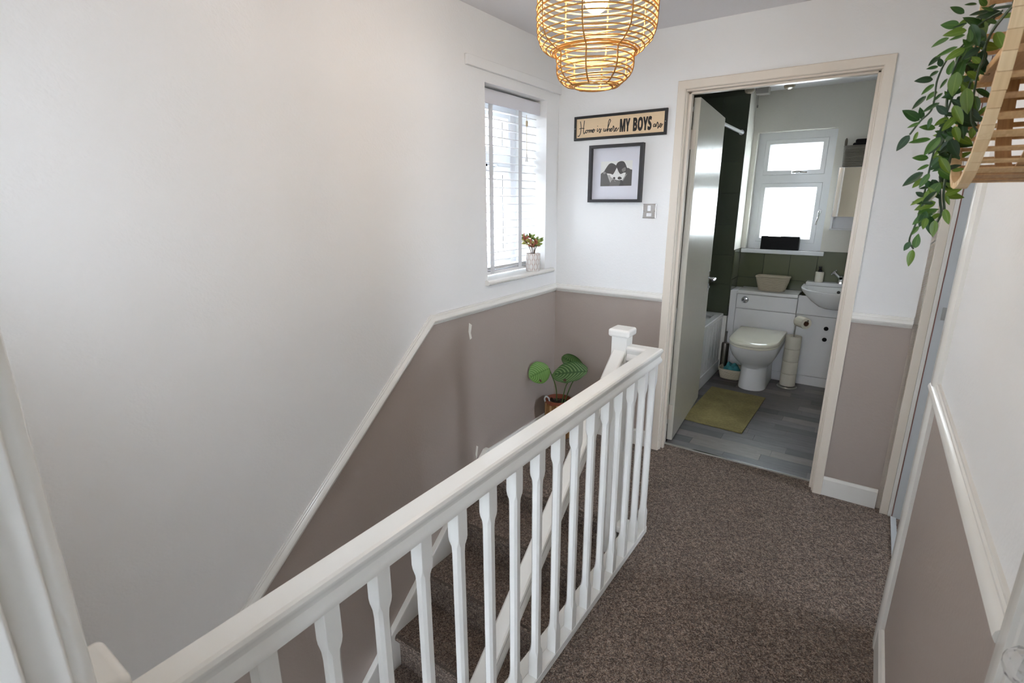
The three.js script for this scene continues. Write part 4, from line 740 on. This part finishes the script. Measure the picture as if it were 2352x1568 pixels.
// woven basket on the cistern cabinet
const wickerBump = tex(256, 256, (x, y) => { const a = Math.floor(y / 16), ph = (x + (a % 2) * 16) % 32; return [255 * Math.sin((y % 16) / 16 * PI) * (0.45 + 0.55 * Math.sin(ph / 32 * PI))]; }, { srgb: false, rep: [14, 14] });
const oval = (w, d, y, n = 40) => { const p = []; for (let k = 0; k < n; k++) { const a = k / n * 2 * PI, c = Math.cos(a), s = Math.sin(a); p.push(V3(w / 2 * Math.sign(c) * Math.pow(Math.abs(c), 0.45), y, d / 2 * Math.sign(s) * Math.pow(Math.abs(s), 0.45))); } return p; };
function basket(t, w0, d0, w1, d1, h, m, rimR) {
  part('body', loft([oval(w0 * 0.9, d0 * 0.9, 0), oval(w0, d0, 0.006), oval(lerp(w0, w1, 0.5), lerp(d0, d1, 0.5), h * 0.5), oval(w1, d1, h), oval(w1 - 0.012, d1 - 0.012, h), oval(w0 - 0.012, d0 - 0.012, 0.012)], false, 0.7), m, t);
  const rows = Math.round(h / 0.009), strands = [];
  for (let k = 1; k < rows; k++) { const y = k / rows * h, w = lerp(w0, w1, k / rows), d = lerp(d0, d1, k / rows); strands.push(tube(oval(w + 0.001, d + 0.001, y, 60).map((p, i) => { p.x *= 1 + 0.006 * ((i + k) % 2 ? 1 : -1); p.z *= 1 + 0.012 * ((i + k) % 2 ? 1 : -1); return p; }), 0.0036, 90, 5, true)); }
  part('woven_strand', strands, m, t);
  part('rim', tube(oval(w1, d1, h, 40), rimR, 80, 8, true), m, t);
}
{
  const t = thing('wicker_basket', 'empty cream wicker basket on the cistern cabinet top', 'basket', null, [1.0, 0.7355, -1.9]);
  basket(t, 0.19, 0.12, 0.252, 0.165, 0.118, std('#d2c6ae', 0.8, { bumpMap: wickerBump, bumpScale: 0.002 }), 0.0065);
}
{
  const t = thing('floor_basket', 'low cream rope basket on the bathroom floor beside the toilet', 'basket', null, [0.806, 0.0015, -1.645]);
  basket(t, 0.15, 0.15, 0.185, 0.185, 0.085, std('#cfc6b0', 0.85), 0.007);
  const c = thing('blue_cloth', 'crumpled turquoise cloth in the low rope basket', 'cloth', null, [0.806, 0.022, -1.645]), r = rng(81);
  const g = new THREE.SphereGeometry(0.073, 40, 28), p = g.attributes.position;
  for (let i = 0; i < p.count; i++) { const x = p.getX(i), y = p.getY(i), z = p.getZ(i), f = 1 + 0.16 * Math.sin(90 * x + 40 * z) * Math.sin(70 * z - 50 * y) + 0.1 * Math.sin(150 * y + 60 * x); p.setXYZ(i, x * Math.min(1.06, f), Math.max(0, y * 1.5 * f) + 0.0, z * Math.min(1.06, f)); }
  part('cloth', solid(g, 1.5), std('#4c9ba3', 0.9), c);
}
{
  const t = thing('toilet_brush', 'tall slim steel toilet brush holder between the bath and toilet', 'brush', null, [0.718, 0.001, -1.735]);
  part('holder', lathe([[0, 0], [0.03, 0], [0.031, 0.005], [0.031, 0.265], [0.028, 0.275], [0.01, 0.279], [0, 0.279]], 0, 0, 0), std('#77716a', 0.3, { metalness: 1 }), t);
  part('handle', lathe([[0, 0.278], [0.006, 0.278], [0.006, 0.36], [0.008, 0.365], [0.008, 0.378], [0, 0.38]], 0, 0, 0, 16), M.steel, t);
}
// stand of toilet rolls
{
  const t = thing('toilet_roll_stand', 'chrome toilet roll stand in front of the vanity cabinet', 'stand', null, [1.236, 0.001, -1.665]);
  part('base', lathe([[0, 0], [0.073, 0], [0.074, 0.004], [0.07, 0.012], [0.02, 0.016], [0, 0.016]], 0, 0, 0, 40), M.steel, t);
  part('pole', cyl(0.0065, 0.0065, 0.555, 0, 0.29, 0, 16), M.chrome, t);
  part('arm', [lathe([[0, 0.565], [0.011, 0.567], [0.013, 0.576], [0.01, 0.586], [0, 0.588]], 0, 0, 0, 20), tube([V3(0, 0.576, 0), V3(0.03, 0.577, 0.04), V3(0.085, 0.577, 0.115), V3(0.09, 0.585, 0.122)], 0.005, 20, 8)], M.chrome, t);
  const roll = (y) => lathe([[0.022, 0.001], [0.056, 0.001], [0.0575, 0.006], [0.0575, 0.096], [0.056, 0.101], [0.022, 0.101], [0.022, 0.001]], 0, 0, 0, 36);
  const G = 'spare toilet rolls stacked on the stand', words = ['bottom', 'second', 'third', 'top'], pm = std('#dcd6c6', 0.95);
  words.forEach((w, k) => { const o = thing('toilet_roll', `${w === 'top' ? 'topmost' : w === 'bottom' ? 'bottom' : w + ' from the floor'} spare toilet roll stacked on the chrome stand`, 'toilet roll', G, [1.236, 0.017 + 0.103 * k, -1.665]); part('paper', roll(0), pm, o); });
  const o = thing('toilet_roll', 'toilet roll in use hanging on the arm of the chrome stand', 'toilet roll', null, [1.285, 0.558, -1.6]);
  const dir = V3(0.6, 0, 0.8).normalize(), q = new THREE.Quaternion().setFromUnitVectors(V3(0, 1, 0), dir);
  const pg = lathe([[0.02, -0.05], [0.041, -0.05], [0.042, -0.047], [0.042, 0.047], [0.041, 0.05], [0.02, 0.05], [0.02, -0.05]], 0, 0, 0, 36); pg.applyQuaternion(q);
  const cg = lathe([[0.0185, -0.0505], [0.0205, -0.0505], [0.0205, 0.0505], [0.0185, 0.0505], [0.0185, -0.0505]], 0, 0, 0, 24); cg.applyQuaternion(q);
  part('paper', pg, pm, o); part('core', cg, std('#6e4a36', 0.9), o);
}
{
  const t = thing('bath_mat', 'rectangular olive green bath mat on the grey plank floor', 'mat');
  const mm = std('#a09a5e', 0.95, { map: tex(256, 256, (x, y) => { const k = 0.75 + 0.3 * n64(x / 4, y / 4) * 0.5 + 0.2 * n8(x / 32, y / 32); return [160 * k + 44, 154 * k + 42, 112 * k + 30].map((c) => Math.min(255, c)); }, { rep: [1.6, 1.6] }), bumpMap: carpetBump, bumpScale: 0.004, sheen: 0.3 });
  mm.color.set('#c4beb0');
  part('pile', prism([[0.73, -0.535], [1.122, -0.513], [1.14, -1.272], [0.735, -1.3]], 'y', 0.001, 0.011, [], 0.003), mm, t);
}
// mirror cabinet with things on top
{
  const t = thing('mirror_cabinet', 'white wall cabinet with a mirrored door above the washbasin', 'cabinet');
  const x0 = 1.346, x1 = 1.8, z0 = BZ + 0.001, z1 = -1.945;
  part('carcass', bx(x0, x1, 1.343, 1.71, z0, z1, 0.002), M.laminate, t);
  part('door_frame', [bx(x0, x0 + 0.004, 1.345, 1.708, z1, z1 + 0.016, 0.001)], M.laminate, t);
  part('mirror', bx(x0 + 0.004, x1, 1.345, 1.708, z1 + 0.001, z1 + 0.016, 0.001), M.mirror, t);
  part('open_shelf', [bx(x0 - 0.002, x1, 1.244, 1.254, z0, z1 + 0.012, 0.002), bx(x0, x0 + 0.014, 1.254, 1.343, z0, z1, 0.001), bx(x0, x1, 1.254, 1.343, z0, z0 + 0.008, 0)], M.laminate, t);
}
{
  const t = thing('storage_basket', 'grey woven storage basket with a loop handle on the mirror cabinet', 'basket', null, [1.5, 1.7105, -1.998]);
  basket(t, 0.27, 0.085, 0.285, 0.1, 0.15, std('#8f8a80', 0.9, { bumpMap: wickerBump, bumpScale: 0.002 }), 0.005);
  part('loop_handle', tube([V3(-0.135, 0.12, 0.01), V3(-0.14, 0.19, 0.008), V3(-0.136, 0.207, 0), V3(-0.132, 0.19, -0.008), V3(-0.133, 0.12, -0.01)], 0.005, 24, 8), std('#7d756b', 0.8), t);
  const o = thing('black_towel', 'folded black towel lying in the grey storage basket', 'towel', null, [1.53, 1.72, -1.998]);
  part('cloth', [bx(-0.12, 0.09, 0, 0.165, -0.028, 0.028, 0.012), bx(-0.105, 0.092, 0.16, 0.19, -0.028, 0.028, 0.012)], std('#1c1b1d', 0.95), o);
}
// ceiling fittings of the bathroom
for (const [x, z, label] of [[0.728, -1.56, 'unlit glass ceiling spotlight beside the grey pull switch box'], [0.99, -1.56, 'unlit glass ceiling spotlight nearer the bathroom mirror cabinet']]) {
  const t = thing('ceiling_spotlight', label, 'lamp', 'bathroom ceiling spotlights', [x, CEIL, z]);
  part('rose', lathe([[0, -0.016], [0.02, -0.016], [0.05, -0.01], [0.055, 0], [0, 0]], 0, 0, 0, 28), std('#a58f74', 0.35, { metalness: 1 }), t);
  part('arm', cyl(0.01, 0.012, 0.03, 0, -0.03, 0, 16), M.chrome, t);
  part('glass_shade', lathe([[0.012, -0.04], [0.03, -0.046], [0.038, -0.062], [0.032, -0.077], [0.016, -0.085], [0, -0.087], [0, -0.084], [0.015, -0.082], [0.03, -0.075], [0.035, -0.062], [0.028, -0.049], [0.012, -0.043]], 0, 0, 0, 24), std('#e8dcc8', 0.1, { transmission: 0.7, thickness: 0.004 }), t);
}
{
  const t = thing('pull_switch', 'grey ceiling pull switch with a hanging cord by the bathroom window', 'switch', null, [0.765, CEIL, -1.86]);
  part('box', bx(-0.045, 0.045, -0.05, 0, -0.045, 0.045, 0.004), std('#a9a49d', 0.5), t);
  part('cord', [tube([V3(-0.03, -0.05, 0), V3(-0.031, -0.09, 0), V3(-0.03, -0.125, 0)], 0.0013, 6, 5), lathe([[0, -0.145], [0.005, -0.143], [0.006, -0.13], [0.002, -0.122], [0, -0.122]], -0.03, 0, 0, 12)], std('#8c8780', 0.6), t);
}

// ------------------------------------------------------------------ neighbouring rooms that daylight comes from
const bedWall = std('#dcdad8', 0.8);
{
  const X0 = 1.0, X1 = 3.1, Z1 = 5.3, Z0 = ZF + 0.1;
  const sw = struct('window_4', 'window above the foot of the stairs behind the viewer');
  windowFrame((x, y, n) => V3(x, y, ZF + 0.09 - n), 0.2, 0.72, 1.2, 2.05, 1.72, M.upvc, sw, M.glass);
  structMesh('floor_bedroom', prism(rect(X0 - 0.1, X1, Z0, Z1), 'y', -0.25, 0), std('#b1b0b0', 0.95));
  structMesh('ceiling_bedroom', prism(rect(X0 - 0.08, X1 + 0.2, Z0, Z1 + 0.3), 'y', CEIL, CEIL + 0.14), M.ceiling);
  structMesh('wall_bedroom_window', prism(rect(X0 - 0.08, X1 + 0.2, -0.25, CEIL + 0.1), 'z', Z1, Z1 + 0.28, [rect(1.5, 2.8, 0.6, 2.2)]), std('#b3a68f', 0.8));
  structMesh('wall_bedroom_left', prism(rect(Z0, Z1, -0.25, CEIL + 0.1), 'x', X0 - 0.08, X0), bedWall);
  structMesh('wall_bedroom_right', prism(rect(Z0, Z1, -0.25, CEIL + 0.1), 'x', X1, X1 + 0.2), bedWall);
  structMesh('wall_bedroom_door', [prism(rect(2.1, X1, -0.25, CEIL + 0.1), 'z', ZF, Z0)], bedWall);
  const w = struct('window_3', 'wide bedroom window behind the viewer');
  for (const [a, b] of [[1.5, 2.15], [2.15, 2.8]]) windowFrame((x, y, n) => V3(x, y, Z1 + 0.18 - n), a, b, 0.6, 2.2, 1.75, M.upvc, w, M.glass);
}
{
  const w = struct('wall_side_room', 'plain white walls of the room beyond the right doorway');
  const X1 = 4.3;
  part('plaster', [prism(rect(-0.6, 2.1, -0.25, CEIL + 0.1), 'x', X1, X1 + 0.1, [rect(0.15, 0.65, 0.9, 2.0)]), prism(rect(XR + 0.11, X1, -0.25, CEIL + 0.1), 'z', -0.7, -0.6), prism(rect(XR + 0.11, X1, -0.25, CEIL + 0.1), 'z', 2.1, 2.2), prism(rect(XR + 0.11, X1 + 0.1, -0.7, 2.2), 'y', CEIL, CEIL + 0.1), prism(rect(-0.6, 0, -0.25, CEIL + 0.1), 'x', XR + 0.159, XR + 0.2)], M.wall, w);
  part('boards', prism(rect(XR + 0.12, X1, -0.6, 2.1), 'y', -0.25, 0), std('#9a8f84', 0.9), w);
  part('cupboard_lining', [prism(rect(2.2, ZF + 0.1, -0.25, CEIL + 0.1), 'x', 2.4, 2.45), prism(rect(XR + 0.1, 2.4, 2.2, ZF), 'y', -0.2, 0)], M.wall, w);
}
structMesh('wall_neighbour', prism(rect(-5, 7, -2.75, 4.2), 'x', -3.8, -3.5), std('#dcdad6', 0.9), 'white rendered side wall of the neighbouring house outside the stair window');
structMesh('ground', prism(rect(-60, 60, -60, 60), 'y', -3, -2.75), std('#8d8c88', 1), 'pale paved ground far below the windows');
scene.add(camera);
renderer.render(scene, camera);
